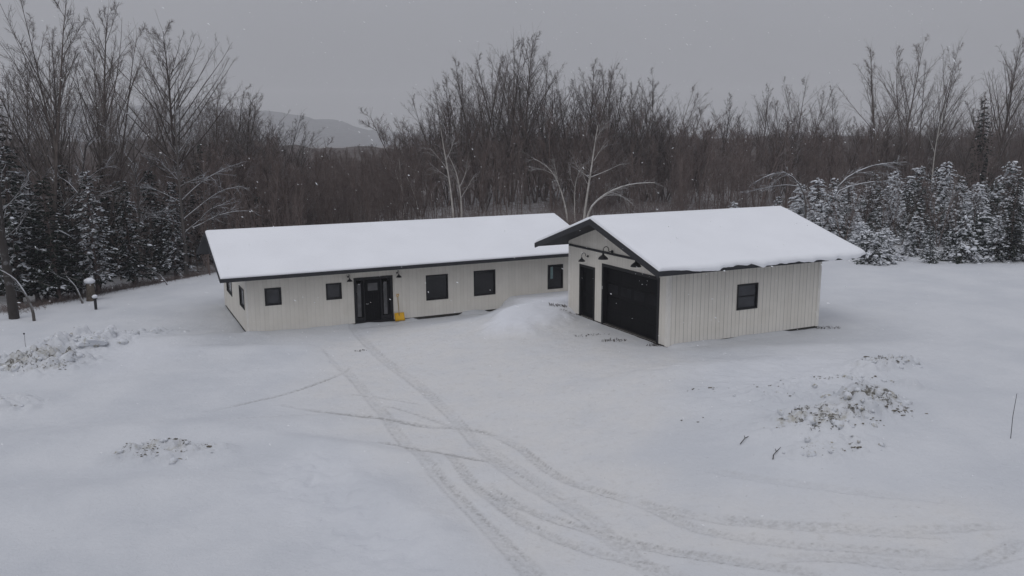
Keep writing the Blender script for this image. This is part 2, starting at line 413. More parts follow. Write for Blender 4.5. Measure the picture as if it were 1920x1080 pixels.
# plough berm that climbs from the house front towards the garage, and the soft ridge by the foreground
e = ellip(985, 590, 1.9, 1.0, .5); GZ += mound(e, .16)
for px, py, rx, ry, rot, hh in [(640,845,4.5,.7,-.35,.24),(760,960,4,.8,-.9,.24),(330,640,5,1.0,.3,.24),(430,655,4,.9,0,.18),(1330,690,6,.9,.25,.18),(60,840,4,1.6,.3,.26),(200,930,5,1.2,.2,.2),(1500,655,5,.9,.1,.16),(480,800,5,1.0,.15,.14)]:
    GZ += mound(ellip(px, py, rx, ry, rot), hh)
GZ += rough * ((fbm(GX / .45, GY / .45, 31, 4) - .5) * .24) + rough2 * ((fbm(GX / .45, GY / .3, 32, 4) - .5) * .12)
dirt = np.maximum(dirt, rough * .16); dirt = np.maximum(dirt, rough2 * .50)
dirt = np.maximum(dirt, .33 * ss(2.5, .5, ellip(1120, 620, 3.2, 1.4, .2)))
GZ += packed * (fbm(GX / .35, GY / .35, 33, 3) - .5) * .035 + dep
fresh = poly_mask([(944,576),(1000,556),(1075,544),(1088,584),(1040,606),(985,622),(925,628),(905,616),(924,598)], .7)
GZ += fresh * (.27 + .12 * (fbm(GX / 1.2, GY / 1.2, 61) - .5))
for hm in (poly_mask([(130,640),(230,625),(330,640),(420,660),(300,680),(200,700)], 1.2), poly_mask([(480,880),(600,850),(720,900),(830,1030),(860,1079),(640,1079)], 1.5), poly_mask([(1300,700),(1480,670),(1640,670),(1560,730),(1400,740)], 1.5)): fresh = np.maximum(fresh, hm * .3)
# snow against the walls
wd_front = ss(.55, 0, np.abs(gb)) * ss(-.4, 0, ga) * ss(HL + .4, HL, ga)
gap = np.maximum(ss(8.2, 8.6, ga) * ss(11.2, 10.8, ga), ss(12.3, 12.6, ga) * ss(13.6, 13.4, ga))
GZ += wd_front * (.10 * (1 - gap) * (.5 + vn(ga * 1.2, gb, 3)) - .05 * gap) * ss(13.7, 13.2, ga)
left_clear = ss(.5, .1, np.abs(ga)) * ss(-.1, .1, gb) * ss(HW + .2, HW - .1, gb); GZ -= left_clear * .04
door_step = ss(.9, .3, np.abs(gb + .35)) * ss(5.0, 5.3, ga) * ss(7.5, 7.2, ga); GZ -= door_step * .06
dirt = np.maximum(dirt, door_step * .42)
gla, glb = ga - 13.9, gb + 14.13        # garage frame
wd_side = ss(.5, .02, np.abs(glb)) * ss(-.1, .4, gla) * ss(8.4, 8.0, gla); GZ += wd_side * .09 * (.4 + vn(gla, glb, 9)) * ss(6.6, 6.0, gla)
drip = ss(.75, .45, np.abs(gla + .55)) * ss(-1, 0, glb) * ss(8.5, 7.5, glb); dirt = np.maximum(dirt, drip * .36)
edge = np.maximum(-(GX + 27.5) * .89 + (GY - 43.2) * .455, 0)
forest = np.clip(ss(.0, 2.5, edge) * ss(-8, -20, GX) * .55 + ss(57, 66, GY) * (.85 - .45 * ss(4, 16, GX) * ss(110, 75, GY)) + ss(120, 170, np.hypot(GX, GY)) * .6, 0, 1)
ny, nx = GX.shape
idx = np.arange(nx * ny).reshape(ny, nx)
quads = np.stack([idx[:-1, :-1], idx[:-1, 1:], idx[1:, 1:], idx[1:, :-1]], -1).reshape(-1, 4)
m, nt, b = nodes('snow_ground'); g = G(nt); p = g.pos()
col = g.mix(g.ramp(g.noise(.35, 5, .55, p), .3, .7), (.535, .553, .585), (.60, .614, .64))
pk = g.math('MULTIPLY', g.attr('packed'), g.ramp(g.noise(.9, 5, .6, p), .25, .7, .45, 1))
col = g.mix(pk, col, (.622, .618, .615))
pk2 = g.math('MULTIPLY', g.attr('packed'), g.ramp(g.noise(5, 6, .7, p), .52, .72, 0, .5))
col = g.mix(pk2, col, (.47, .462, .45))
tn = g.noise(7, 6, .75, p)
tk = g.math('MULTIPLY', g.attr('track'), g.ramp(tn, .38, .62, .12, 1.1), clamp=True)
col = g.mix(g.math('MULTIPLY', tk, .68), col, (.27, .265, .26))
dn = g.math('ADD', g.math('MULTIPLY', g.attr('dirt'), g.ramp(g.noise(1.1, 3, .6, p), .35, .62, .5, 1.0)), g.math('MULTIPLY', g.math('SUBTRACT', g.noise(5.5, 6, .72, p), .5), 1.9))
col = g.mix(g.math('MULTIPLY', g.ramp(dn, .62, 1.15), .7), col, (.33, .31, .25))
cl_ = g.ramp(g.noise(1.7, 3, .6, p), .40, .62, .35, 1.05)
dn2 = g.math('ADD', g.math('MULTIPLY', g.attr('dirt'), cl_), g.math('MULTIPLY', g.math('SUBTRACT', g.noise(9, 5, .7, p), .5), 2.3))
col = g.mix(g.math('MULTIPLY', g.ramp(dn2, .80, 1.10), .85), col, (.085, .078, .064))
col = g.mix(g.attr('fresh'), col, (.69, .705, .745))
sp = g.ramp(g.noise(11, 2, .5, p), .735, .77, 0, .5)
col = g.mix(g.math('MULTIPLY', sp, g.math('SUBTRACT', 1.0, g.attr('fresh'))), col, (.2, .19, .17))
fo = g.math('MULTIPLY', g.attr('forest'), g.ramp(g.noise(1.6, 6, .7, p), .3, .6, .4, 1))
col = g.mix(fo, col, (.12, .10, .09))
nt.links.new(col, b.inputs['Base Color']); b.inputs['Roughness'].default_value = .88; b.inputs['Specular IOR Level'].default_value = .15
g.bump(g.math('ADD', g.noise(9, 6, .65, p), g.math('MULTIPLY', g.noise(1.6, 4, .5, p), 2.0)), .55, .05, b)
me = np_mesh('snow_ground', np.stack([GX, GY, GZ], -1).reshape(-1, 3), [quads], m, True, dict(track=track, packed=packed, dirt=dirt, forest=forest, fresh=fresh))
prop(link('snow_ground', me), kind='structure')
def gz(x, y):
    i = int(np.clip(np.searchsorted(XS, x), 0, nx - 1)); j = int(np.clip(np.searchsorted(YS, y), 0, ny - 1)); return float(GZ[j, i])

# ------------------------------------------------------------------ buildings
def plane_map(side):
    """(along the wall, height, outwards) -> building coordinates"""
    if side == 'front': return lambda s, z, n: (s, -n, z)
    if side == 'left': return lambda s, z, n: (-n, s, z)
def wall_mesh(mb, mp, s0, s1, z0, z1, holes, depth=.12):
    ss_ = sorted({s0, s1} | {h[0] for h in holes} | {h[1] for h in holes}); zz = sorted({z0, z1} | {h[2] for h in holes} | {h[3] for h in holes})
    for a, b in zip(ss_[:-1], ss_[1:]):
        for c, d in zip(zz[:-1], zz[1:]):
            if any(h[0] <= a and b <= h[1] and h[2] <= c and d <= h[3] for h in holes): continue
            mb.add([mp(a, c, 0), mp(b, c, 0), mp(b, d, 0), mp(a, d, 0)], [(0, 1, 2, 3)])
    for a, b, c, d in holes:
        for q in ([(a, c), (a, d)], [(b, c), (b, d)], [(a, c), (b, c)], [(a, d), (b, d)]):
            (p0, q0), (p1, q1) = q
            mb.add([mp(p0, q0, 0), mp(p1, q1, 0), mp(p1, q1, -depth), mp(p0, q0, -depth)], [(0, 1, 2, 3)])
def bx(mb, mp, s0, s1, z0, z1, n0, n1):
    a = mp(s0, z0, n0); b = mp(s1, z1, n1)
    mb.box(min(a[0], b[0]), max(a[0], b[0]), min(a[1], b[1]), max(a[1], b[1]), min(a[2], b[2]), max(a[2], b[2]))
def frame_bars(mb, mp, s0, s1, z0, z1, t, n0, n1):
    bx(mb, mp, s0, s1, z1 - t, z1, n0, n1); bx(mb, mp, s0, s1, z0, z0 + t, n0, n1)
    bx(mb, mp, s0, s0 + t, z0 + t, z1 - t, n0, n1); bx(mb, mp, s1 - t, s1, z0 + t, z1 - t, n0, n1)
def window(root, mp, s0, s1, z0, z1, pane, label=None, rail=False, t=.075):
    mb = MB(); frame_bars(mb, mp, s0, s1, z0, z1, t, -.09, .028)
    if rail: bx(mb, mp, s0 + t, s1 - t, (z0 + z1) / 2 - .025, (z0 + z1) / 2 + .025, -.07, -.01)
    o = mb.build('window', M['black_trim'], root, .006)
    if label: o['label'] = label
    mb = MB(); bx(mb, mp, s0 + t + .002, s1 - t - .002, z0 + t + .002, z1 - t - .002, -.06, -.045); mb.build('pane', pane, o)
    return o
def roof(root, L, Wd, oe, ol, orr, ez, rt, fas, thick, over, seed, label=None, rk=.01):
    yr = Wd / 2
    prof_o = [(-oe, ez + fas), (yr, rt), (Wd + oe, ez + fas)]
    prof_i = [(-oe, ez), (yr, rt - fas * 1.05), (Wd + oe, ez)]
    mb = MB(); x0, x1 = -ol, L + orr
    vs = [(x, y, z) for x in (x0, x1) for y, z in prof_o + prof_i]
    mb.add(vs, [(0, 6, 7, 1), (1, 7, 8, 2), (3, 4, 10, 9), (4, 5, 11, 10), (0, 3, 9, 6), (2, 8, 11, 5),
                (0, 1, 4, 3), (1, 2, 5, 4), (6, 9, 10, 7), (7, 10, 11, 8)])
    ro = mb.build('roof', M['soffit'], root)
    # fascia boards round the edge, a touch proud
    mb = MB(); e = .012
    for y, sg in ((-oe, -1), (Wd + oe, 1)):
        ya, yb = sorted((y + sg * .003, y + sg * .025)); mb.box(x0 - .025, x1 + .025, ya, yb, ez - .015, ez + fas - .012)
    for x, sg in ((x0, -1), (x1, 1)):
        for (ya, za), (yb, zb) in (((-oe, ez), (yr, rt - fas * 1.05)), ((yr, rt - fas * 1.05), (Wd + oe, ez))):
            xa, xb = x + sg * .003, x + sg * .028
            f = fas - .012
            mb.add([(xa, ya, za - rk), (xb, ya, za - rk), (xb, yb, zb - rk), (xa, yb, zb - rk), (xa, ya, za + f), (xb, ya, za + f), (xb, yb, zb + f), (xa, yb, zb + f)],
                   [(0, 3, 2, 1), (4, 5, 6, 7), (0, 1, 5, 4), (2, 3, 7, 6), (1, 2, 6, 5), (0, 4, 7, 3)])
    mb.build('fascia', M['charcoal'], root)
    # blanket of snow
    xs = np.r_[x0 + .01, x0 + .03, x0 + .08, np.linspace(x0 + .18, x1 - .18, int((x1 - x0) / .12)), x1 - .08, x1 - .03, x1 - .01]
    N = int((yr + oe) / .16)
    ov = over * (vn(xs * 1.3, xs * 0, seed) * .7 + vn(xs * 4.1, xs * 0, seed + 1) * .45 - .12)
    ov = np.maximum(ov, -.04) * ss(x0 + .1, x0 + 2.2, xs) - .015
    hang = np.maximum(ov, 0) * .9
    rows = []
    for side in (0, 1):
        r = []
        ye = -oe if side == 0 else Wd + oe; sg = 1 if side == 0 else -1
        o_ = ov if side == 0 else ov * 0 - .015; hg = hang if side == 0 else hang * 0
        zt = ez + fas
        r.append((ye - sg * o_ * .85, zt - hg + .004 * np.ones_like(xs)))
        r.append((ye - sg * (o_ + .012), zt - hg * .5 + thick * .35))
        r.append((ye - sg * o_ * .7, zt + thick * .8 - hg * .12))
        for k in range(N):
            q = (k + .6) / N; y = ye + sg * q * (yr + oe)
            n = fbm(xs / 1.6, np.full_like(xs, y / 1.6), seed + 5, 4) - .5
            r.append((np.full_like(xs, y), zt + (rt - zt) * q + thick * (1 + .4 * n) - .05 * max(0, q - .93) / .07))
        rows.append(r)
    allr = rows[0] + [(np.full_like(xs, yr), np.full_like(xs, rt + thick * .88))] + rows[1][::-1]
    zedge = np.interp(xs, [x0 + .01, x0 + .03, x0 + .08, x0 + .18, x1 - .18, x1 - .08, x1 - .03, x1 - .01], [0, .55, .85, 1, 1, .85, .55, 0])
    V = []
    for y, z in allr:
        y = y + 0 * xs
        d = np.where(y < yr, (y + oe) / (yr + oe), (Wd + oe - y) / (yr + oe)); zr = ez + fas + (rt - ez - fas) * np.clip(d, 0, 1)
        zz = zr + (z - zr) * np.where(z > zr, zedge, 1) + .003
        V.append(np.stack([xs, y, zz], -1))
    V = np.array(V); R_, C_ = V.shape[:2]; ii = np.arange(R_ * C_).reshape(R_, C_)
    q = np.stack([ii[:-1, :-1], ii[:-1, 1:], ii[1:, 1:], ii[1:, :-1]], -1).reshape(-1, 4)
    sn = link('snow_cover', np_mesh('snow_cover', V.reshape(-1, 3), [q], M['roof_snow'], True), ro)
    sn['label'] = label or 'smooth white snow lying on the roof'
    return ro

HEZ, HRT, FAS, HOE, HOR = 2.83, 4.62, .15, 1.11, 1.22
house = empty('house', HO, TH); prop(house, 'long low cream house with black front door and snow covered gable roof', 'house')
fr, lf = plane_map('front'), plane_map('left')
z_in = lambda y, ez, rt, oe, Wd: ez + (rt - FAS * 1.05 - ez) * (1 - abs(y - Wd / 2) / (Wd / 2 + oe))
hz = z_in(0, HEZ, HRT, HOE, HW) - .01
HWIN = [(.86, 1.64, 1.36, 2.21), (3.80, 4.58, 1.38, 2.20), (9.02, 10.25, .88, 2.21), (11.73, 13.0, .88, 2.24), (16.22, 17.2, .87, 2.24)]
HDOOR = (5.20, 7.22, .0, 2.37)
mb = MB(); wall_mesh(mb, fr, 0, HL, .06, hz, [(h[0] + .03, h[1] - .03, h[2] + .03, h[3] - .03) for h in HWIN] + [(5.25, 7.17, .06, 2.32)])
mb.build('front_wall', M['siding_front'], house)
LWIN = [(.62, 2.1, 1.12, 2.12), (4.9, 6.9, 1.05, 2.12)]
mb = MB(); wall_mesh(mb, lf, 0, HW, .06, hz, [(a + .03, b - .03, c + .03, d - .03) for a, b, c, d in LWIN])
ap = z_in(HW / 2, HEZ, HRT, HOE, HW) - .01
mb.add([(0, 0, hz), (0, HW, hz), (0, HW / 2, ap)], [(0, 2, 1)]); mb.build('gable_wall', M['siding_gable'], house)
mb = MB(); mb.add([(HL, 0, .06), (HL, HW, .06), (HL, HW, hz), (HL, HW / 2, ap), (HL, 0, hz)], [(0, 1, 2, 3, 4)])
mb.build('gable_wall', M['siding_gable'], house)
mb = MB(); mb.add([(0, HW, .06), (HL, HW, .06), (HL, HW, hz), (0, HW, hz)], [(3, 2, 1, 0)]); mb.build('rear_wall', M['siding_front'], house)
mb = MB(); mb.box(.015, HL - .015, .015, HW - .015, -.6, .065); mb.build('foundation', M['foundation'], house)
mb = MB()
for x, y in ((0, 0), (HL, 0), (0, HW), (HL, HW)):
    sx, sy = (-1 if x == 0 else 1), (-1 if y == 0 else 1)
    mb = MB(); mb.box(*sorted((x + sx * .016, x - sx * .07)), *sorted((y + sy * .016, y - sy * .07)), .03, hz - .03)
    mb.build('corner_board', M['corner'], house)
roof(house, HL, HW, HOE, HOR, HOR, HEZ, HRT, FAS, .10, .02, 11)
for k, h in enumerate(HWIN):
    o = window(house, fr, *h, M['pane_grey'] if k < 2 else M['pane_dark'],
               ['small square window with grey pane at the left end', 'small square window with grey pane beside the front door', None, None, 'narrow window with a pale teal strip of painted light near the garage'][k], rail=False, t=.085 if k < 2 else .06)
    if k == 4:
        mb = MB(); bx(mb, fr, 16.42, 16.58, 1.45, 2.12, -.043, -.037); mb.build('painted_light', M['painted_light'], o)  # teal strip painted on the pane for daylight seen through the house
for h in LWIN: window(house, lf, *h, M['pane_side'])
# front door with two sidelights
mb = MB(); frame_bars(mb, fr, 5.20, 7.22, -.02, 2.37, .13, -.11, .03)
bx(mb, fr, 5.69, 5.75, .11, 2.24, -.1, .01); bx(mb, fr, 6.59, 6.65, .11, 2.24, -.1, .01)
bx(mb, fr, 5.33, 5.69, .11, .32, -.1, -.02); bx(mb, fr, 6.65, 7.09, .11, .32, -.1, -.02)
dr = mb.build('front_door', M['black_trim'], house, .006); dr['label'] = 'black front door with two tall sidelights'
mb = MB(); bx(mb, fr, 5.752, 6.588, .11, 2.24, -.09, -.045)
for z0, z1 in ((.25, .62), (.72, 1.1), (1.2, 1.55)):
    for s0, s1 in ((5.85, 6.13), (6.21, 6.49)): frame_bars(mb, fr, s0, s1, z0, z1, .03, -.045, -.03)
mb.build('door_leaf', M['black'], dr, .004)
mb = MB(); bx(mb, fr, 5.92, 6.43, 1.66, 2.04, -.043, -.03); mb.build('door_pane', M['pane_side'], dr)
for s0, s1 in ((5.36, 5.56), (6.73, 6.92)):
    mb = MB(); bx(mb, fr, s0, s1, .37, 2.06, -.07, -.03); o = mb.build('sidelight', M['pane_side'], dr)
for a, c in ((5.56, 5.69), (6.92, 7.09)):
    mb = MB(); bx(mb, fr, a + .002, c - .002, .322, 2.238, -.08, -.04); mb.build('side_panel', M['black'], dr)
mb = MB(); mb.tube([fr(5.82, 1.0, -.045), fr(5.82, 1.0, .03), fr(5.92, 1.0, .03)], .014); mb.build('handle', M['pale'], dr)

GEZ, GRT, GOE, GOR, GOR2 = 3.12, 4.84, 1.066, 1.25, 1.37
gar = empty('garage', GO, TH); prop(gar, 'detached cream garage with black overhead door and overhanging snowy roof', 'garage')
gzt = z_in(0, GEZ, GRT, GOE, GW) - .01; gap_ = z_in(GW / 2, GEZ, GRT, GOE, GW) - .01
GWIN = (3.47, 4.58, 1.17, 2.25)
mb = MB(); wall_mesh(mb, fr, 0, GL, .05, gzt, [(3.5, 4.55, 1.2, 2.22)]); mb.build('side_wall', M['siding_side'], gar)
GD = (.56, 4.82, .0, 2.74); MD = (5.42, 6.76, .0, 2.46)
mb = MB(); wall_mesh(mb, lf, 0, GW, .05, gzt, [(GD[0] + .05, GD[1] - .05, .05, GD[3] - .05), (MD[0] + .04, MD[1] - .04, .05, MD[3] - .04)], .24)
mb.add([(0, 0, gzt), (0, GW, gzt), (0, GW / 2, gap_)], [(0, 2, 1)]); mb.build('gable_wall', M['siding_gable'], gar)
mb = MB(); mb.add([(GL, 0, .05), (GL, GW, .05), (GL, GW, gzt), (GL, GW / 2, gap_), (GL, 0, gzt)], [(0, 1, 2, 3, 4)]); mb.build('gable_wall', M['siding_gable'], gar)
mb = MB(); mb.add([(0, GW, .05), (GL, GW, .05), (GL, GW, gzt), (0, GW, gzt)], [(3, 2, 1, 0)]); mb.build('rear_wall', M['siding_front'], gar)
mb = MB(); mb.box(.015, GL - .015, .015, GW - .015, -1.0, .055); mb.build('foundation', M['foundation'], gar)
mb = MB()
for x, y in ((0, 0), (GL, 0), (0, GW), (GL, GW)):
    sx, sy = (-1 if x == 0 else 1), (-1 if y == 0 else 1)
    mb = MB(); mb.box(*sorted((x + sx * .018, x - sx * .13)), *sorted((y + sy * .018, y - sy * .13)), .03, gzt - .03)
    mb.build('corner_board', M['corner'], gar)
mb = MB(); bx(mb, lf, .02, GW - .02, 3.20, 3.30, .002, .035); mb.build('trim_band', M['charcoal'], gar)
roof(gar, GL, GW, GOE, GOR, GOR2, GEZ, GRT, FAS + .02, .15, .24, 23, 'thick snow on the garage roof curling over the eave', .075)
window(gar, fr, *GWIN, M['pane_grey'], rail=True)
def door_frame(name, d, t, nin):
    mb = MB(); bx(mb, lf, d[0], d[0] + t, d[2], d[3], -nin, .03); bx(mb, lf, d[1] - t, d[1], d[2], d[3], -nin, .03); bx(mb, lf, d[0] + t, d[1] - t, d[3] - t, d[3], -nin, .03)
    return mb.build(name, M['black_trim'], gar, .006)
od = door_frame('overhead_door', GD, .13, .25); od['label'] = 'wide black sectional garage door with a row of small panes'
y0, y1 = GD[0] + .132, GD[1] - .132; H4 = (GD[3] - .132) / 4
mb = MB()
for k in range(4):
    bx(mb, lf, y0, y1, .012 + k * H4, .012 + (k + 1) * H4 - .012, -.24, -.19)
    for j in range(4):
        if k == 2: continue
        wj = (y1 - y0) / 4; frame_bars(mb, lf, y0 + j * wj + .09, y0 + (j + 1) * wj - .09, .012 + k * H4 + .1, .012 + (k + 1) * H4 - .11, .03, -.19, -.184)
mb.build('door_panel', M['black'], od, .004)
for j in range(4):
    wj = (y1 - y0) / 4; mb = MB(); bx(mb, lf, y0 + j * wj + .12, y0 + (j + 1) * wj - .12, .012 + 2 * H4 + .15, .012 + 3 * H4 - .13, -.189, -.18); mb.build('door_pane', M['pane_door'], od)
mdo = door_frame('side_door', MD, .11, .2); mdo['label'] = 'narrow black walk-in door on the gable side'
mb = MB(); bx(mb, lf, MD[0] + .112, MD[1] - .112, .012, MD[3] - .112, -.18, -.13)
for z0, z1 in ((.25, 1.0), (1.15, 2.1)): frame_bars(mb, lf, MD[0] + .27, MD[1] - .27, z0, z1, .03, -.13, -.115)
mb.build('door_leaf', M['black'], mdo, .004)
mb = MB(); mb.tube([lf(5.62, 1.02, -.13), lf(5.62, 1.02, -.05), lf(5.72, 1.02, -.05)], .016); mb.build('handle', M['post'], mdo)
mb = MB(); bx(mb, lf, 4.71, 4.79, 1.6, 1.74, .031, .06); kp = mb.build('keypad', M['pale'], gar, .008)

# barn lamps
def lamp(name, P, rz, sc, label, group=None):
    root = empty(name, P, rz); prop(root, label, 'wall lamp', group)
    mb = MB(); k = 14
    mb.tube([(0, -.002, 0), (0, -.035, 0)], [.065 * sc, .06 * sc], k); mb.build('wall_plate', M['post'], root, smooth=False)
    pts = [(0, -.03, 0), (0, -.16 * sc, .02 * sc)] + [(0, (-.30 - .13 * math.cos(t)) * sc * 1.0, (.10 + .17 * math.sin(t)) * sc) for t in np.linspace(-.3, PI, 10)] + [(0, -.43 * sc, -.06 * sc)]
    pts[2:12] = [(0, (-.30 + .13 * math.cos(t)) * sc, (.08 + .14 * math.sin(t)) * sc) for t in np.linspace(-.25, PI, 10)]
    mb = MB(); mb.tube(pts, .017 * sc, 8); mb.build('arm', M['post'], root, smooth=True)
    mb = MB(); mb.lathe([(.0, -.02 * sc), (.04 * sc, -.03 * sc), (.045 * sc, -.10 * sc), (.10 * sc, -.14 * sc), (.17 * sc, -.20 * sc), (.20 * sc, -.26 * sc), (.205 * sc, -.275 * sc), (.19 * sc, -.26 * sc), (.05 * sc, -.12 * sc), (.0, -.11 * sc)], 24, (0, -.43 * sc, 0))
    mb.build('lamp_shade', M['post'], root, smooth=True)
    return root
def hp(a, b, z): return HO + np.array([a * CT - b * ST, a * ST + b * CT, z])
def gp(a, b, z): return GO + np.array([a * CT - b * ST, a * ST + b * CT, z])
lamp('wall_lamp', hp(4.93, -.001, 2.46), TH, .68, 'small black barn lamp left of the house front door')
lamp('wall_lamp', hp(7.47, -.001, 2.47), TH, .68, 'small black barn lamp right of the house front door')
lamp('wall_lamp', gp(-.001, 6.03, 2.90), TH - PI / 2, .78, 'small gooseneck lamp above the narrow garage side door')
lamp('wall_lamp', gp(-.036, 3.98, 3.36), TH - PI / 2, 1.08, 'large black gooseneck lamp over the left of the overhead door')
lamp('wall_lamp', gp(-.036, 1.52, 3.37), TH - PI / 2, 1.08, 'large black gooseneck lamp mostly hidden under the garage roof edge')

# snow shovel against the wall by the door
def shovel():
    P = hp(7.46, -.30, 0); root = empty('snow_shovel', P, TH); prop(root, 'yellow plastic snow shovel leaning on the wall beside the front door', 'snow shovel')
    V = []; F_ = []; n = 9
    for j in range(2):
        for r in range(5):
            for i in range(n):
                x = (i / (n - 1) - .5) * .52; z = r / 4 * .40; y = .02 + .10 * (1 - (2 * i / (n - 1) - 1) ** 2) * .6 + z * .38 - j * .014 - .05
                V.append((x, y, z + .02))
    for j in range(2):
        for r in range(4):
            for i in range(n - 1):
                a = j * 5 * n + r * n + i; q = (a, a + 1, a + n + 1, a + n); F_.append(q if j else q[::-1])
    for i in range(n - 1): F_.append((i, i + 1, 5 * n + i + 1, 5 * n + i)); t = 4 * n + i; F_.append((t, 5 * n + t, 5 * n + t + 1, t + 1))
    for r in range(4):
        for i in (0, n - 1): a = r * n + i; F_.append((a, a + n, 5 * n + a + n, 5 * n + a))
    mb = MB(); mb.add(V, F_); mb.build('blade', M['yellow'], root, smooth=True)
    mb = MB(); mb.tube([(0, .10, .28), (0, .16, .6), (0, .255, 1.24)], .019, 10); mb.build('shaft', M['shaft'], root)
    mb = MB(); mb.tube([(0, .255, 1.22), (-.055, .27, 1.29), (-.055, .28, 1.36), (.055, .28, 1.36), (.055, .27, 1.29), (0, .255, 1.22)], .018, 8); mb.build('grip', M['yellow'], root)
shovel()

# ------------------------------------------------------------------ small things in the snow
def blob(rng, r, flat=.6, n=10, mseg=7, j=.25):
    vs = [(0, 0, r * flat)]; 
    for a in range(1, mseg):
        for k in range(n):
            t = a / mseg * PI; q = r * (1 + (rng.random() - .5) * 2 * j)
            vs.append((q * math.sin(t) * math.cos(2 * PI * k / n), q * math.sin(t) * math.sin(2 * PI * k / n), q * math.cos(t) * flat))
    vs.append((0, 0, -r * flat)); L = len(vs) - 1
    fs = [(0, 1 + k, 1 + (k + 1) % n) for k in range(n)] + [(1 + (a - 1) * n + k, 1 + a * n + k, 1 + a * n + (k + 1) % n, 1 + (a - 1) * n + (k + 1) % n) for a in range(1, mseg - 1) for k in range(n)]
    fs += [(L, 1 + (mseg - 2) * n + (k + 1) % n, 1 + (mseg - 2) * n + k) for k in range(n)]
    return vs, fs
rg = random.Random(5)
# clods in the ploughed heaps
m, nt, b = nodes('ploughed_clods'); g = G(nt); p = g.pos()
col = g.mix(g.ramp(g.noise(4.5, 5, .7, p), .52, .68), (.60, .62, .655), (.36, .34, .28))
col = g.mix(g.ramp(g.noise(8, 4, .7, p), .60, .70), col, (.07, .062, .05))
nt.links.new(col, b.inputs['Base Color']); b.inputs['Roughness'].default_value = .9; g.bump(g.noise(14, 4, .6, p), .5, .03, b)
M['clod'] = m
HEAPS = [('ploughed heap of dirty snow clods on the left of the yard', [(75,690,2.0,1.5,24), (150,655,2.0,1.2,22), (255,632,1.8,.6,9), (15,765,.9,.9,4)], .20),
         ('low ploughed heap of speckled snow in the lower left foreground', [(285,862,1.4,.7,16), (385,850,.8,.4,6)], .10),
         ('ploughed heap of dirty snow and turf to the right of the garage', [(1655,688,1.4,.7,18), (1560,712,2.4,.5,14), (1625,765,1.4,1.0,30), (1540,795,1.8,.8,30), (1565,845,1.5,.6,10), (1500,740,2.8,.8,8)], .13)]
for lab, parts, size in HEAPS:
    mb = MB()
    for px, py, rx, ry, n in parts:
        cx_, cy_ = ground_at(px, py)
        for _ in range(n):
            a = rg.random() * 2 * PI; q = math.sqrt(rg.random()); x = cx_ + q * rx * math.cos(a); y = cy_ + q * ry * math.sin(a)
            r = size * (.3 + 1.25 * rg.random() ** 2.5); vs, fs = blob(rg, r, .55 + .3 * rg.random(), 7, 5, .35); z = gz(x, y)
            mb.add([(x + p_[0], y + p_[1], z + p_[2] - r * .12) for p_ in vs], fs)
    prop(mb.build('snow_heap', M['clod'], smooth=True), lab, 'snow heap', kind='stuff')
# crumbs of frozen soil and turf thrown out by the plough
for lab, spots in [('dark crumbs of soil and turf speckling the right snow heap', [(1655,690,1.3,.6,34), (1570,714,2.6,.35,46), (1635,770,1.4,1.0,60), (1540,800,1.9,.7,70), (1570,850,1.5,.5,26), (1440,735,3.4,.9,34), (1400,790,3.0,1.0,16)]),
                   ('dark crumbs of soil and turf speckling the left snow heap', [(80,695,1.9,1.3,60), (150,655,2.0,1.0,34), (265,632,2.0,.4,26), (15,765,.8,.8,10)]),
                   ('dark crumbs of soil speckling the low heap in the left foreground', [(285,862,1.4,.6,60), (385,850,.9,.3,16)])]:
    mb = MB()
    for px, py, rx, ry, n in spots:
        cx_, cy_ = ground_at(px, py); sub = [(rg.uniform(-1, 1), rg.uniform(-1, 1)) for _ in range(max(3, n // 7))]
        for _ in range(n):
            u, v = rg.choice(sub); x = cx_ + rx * (u * .8 + rg.gauss(0, .13)); y = cy_ + ry * (v * .8 + rg.gauss(0, .13))
            r = rg.uniform(.012, .034) * (.6 + .6 * rg.random()); vs, fs = blob(rg, r, .6, 5, 4, .5); q = rg.uniform(1, 2.4); z = gz(x, y)
            mb.add([(x + p_[0] * q, y + p_[1], z + p_[2] + r * .25) for p_ in vs], fs)
    prop(mb.build('soil_crumbs', M['crumb']), lab, 'debris', kind='stuff')
# a broken slab of crusted snow in the left heap
x, y = ground_at(172, 662); mb = MB(); vs, fs = blob(rg, .55, .5, 11, 7, .3)
mb.add([(p_[0] * 1.1, p_[1] * .55, p_[2]) for p_ in vs], fs); o = mb.build('snow_slab', M['clod'])
o.location = (x, y, gz(x, y) + .04); o.rotation_euler = (.25, .1, .45); prop(o, 'big rounded slab of crusted snow on top of the left heap', 'snow slab')

def stake(name, px, py0, py1, label, top=None):
    x, y = ground_at(px, py1); z = gz(x, y); P = at(px, py0, y); root_h = P[2] - z
    mb = MB(); mb.tube([(0, 0, -.1), (0, .01, root_h * .5), (.03 * root_h, 0, root_h)], [.009, .008, .006], 6)
    if top: mb.lathe([(0, root_h + .05), (.035, root_h + .03), (.04, root_h), (.02, root_h - .03), (0, root_h - .03)], 10)
    o = mb.build(name, M['post']); o.location = (x, y, z); prop(o, label, 'marker stake')
stake('marker_stake', 1895, 738, 822, 'thin dark marker stake standing alone in snow at the right edge')
stake('marker_stake', 49, 626, 662, 'thin dark marker stake with knob behind the left snow heap', True)
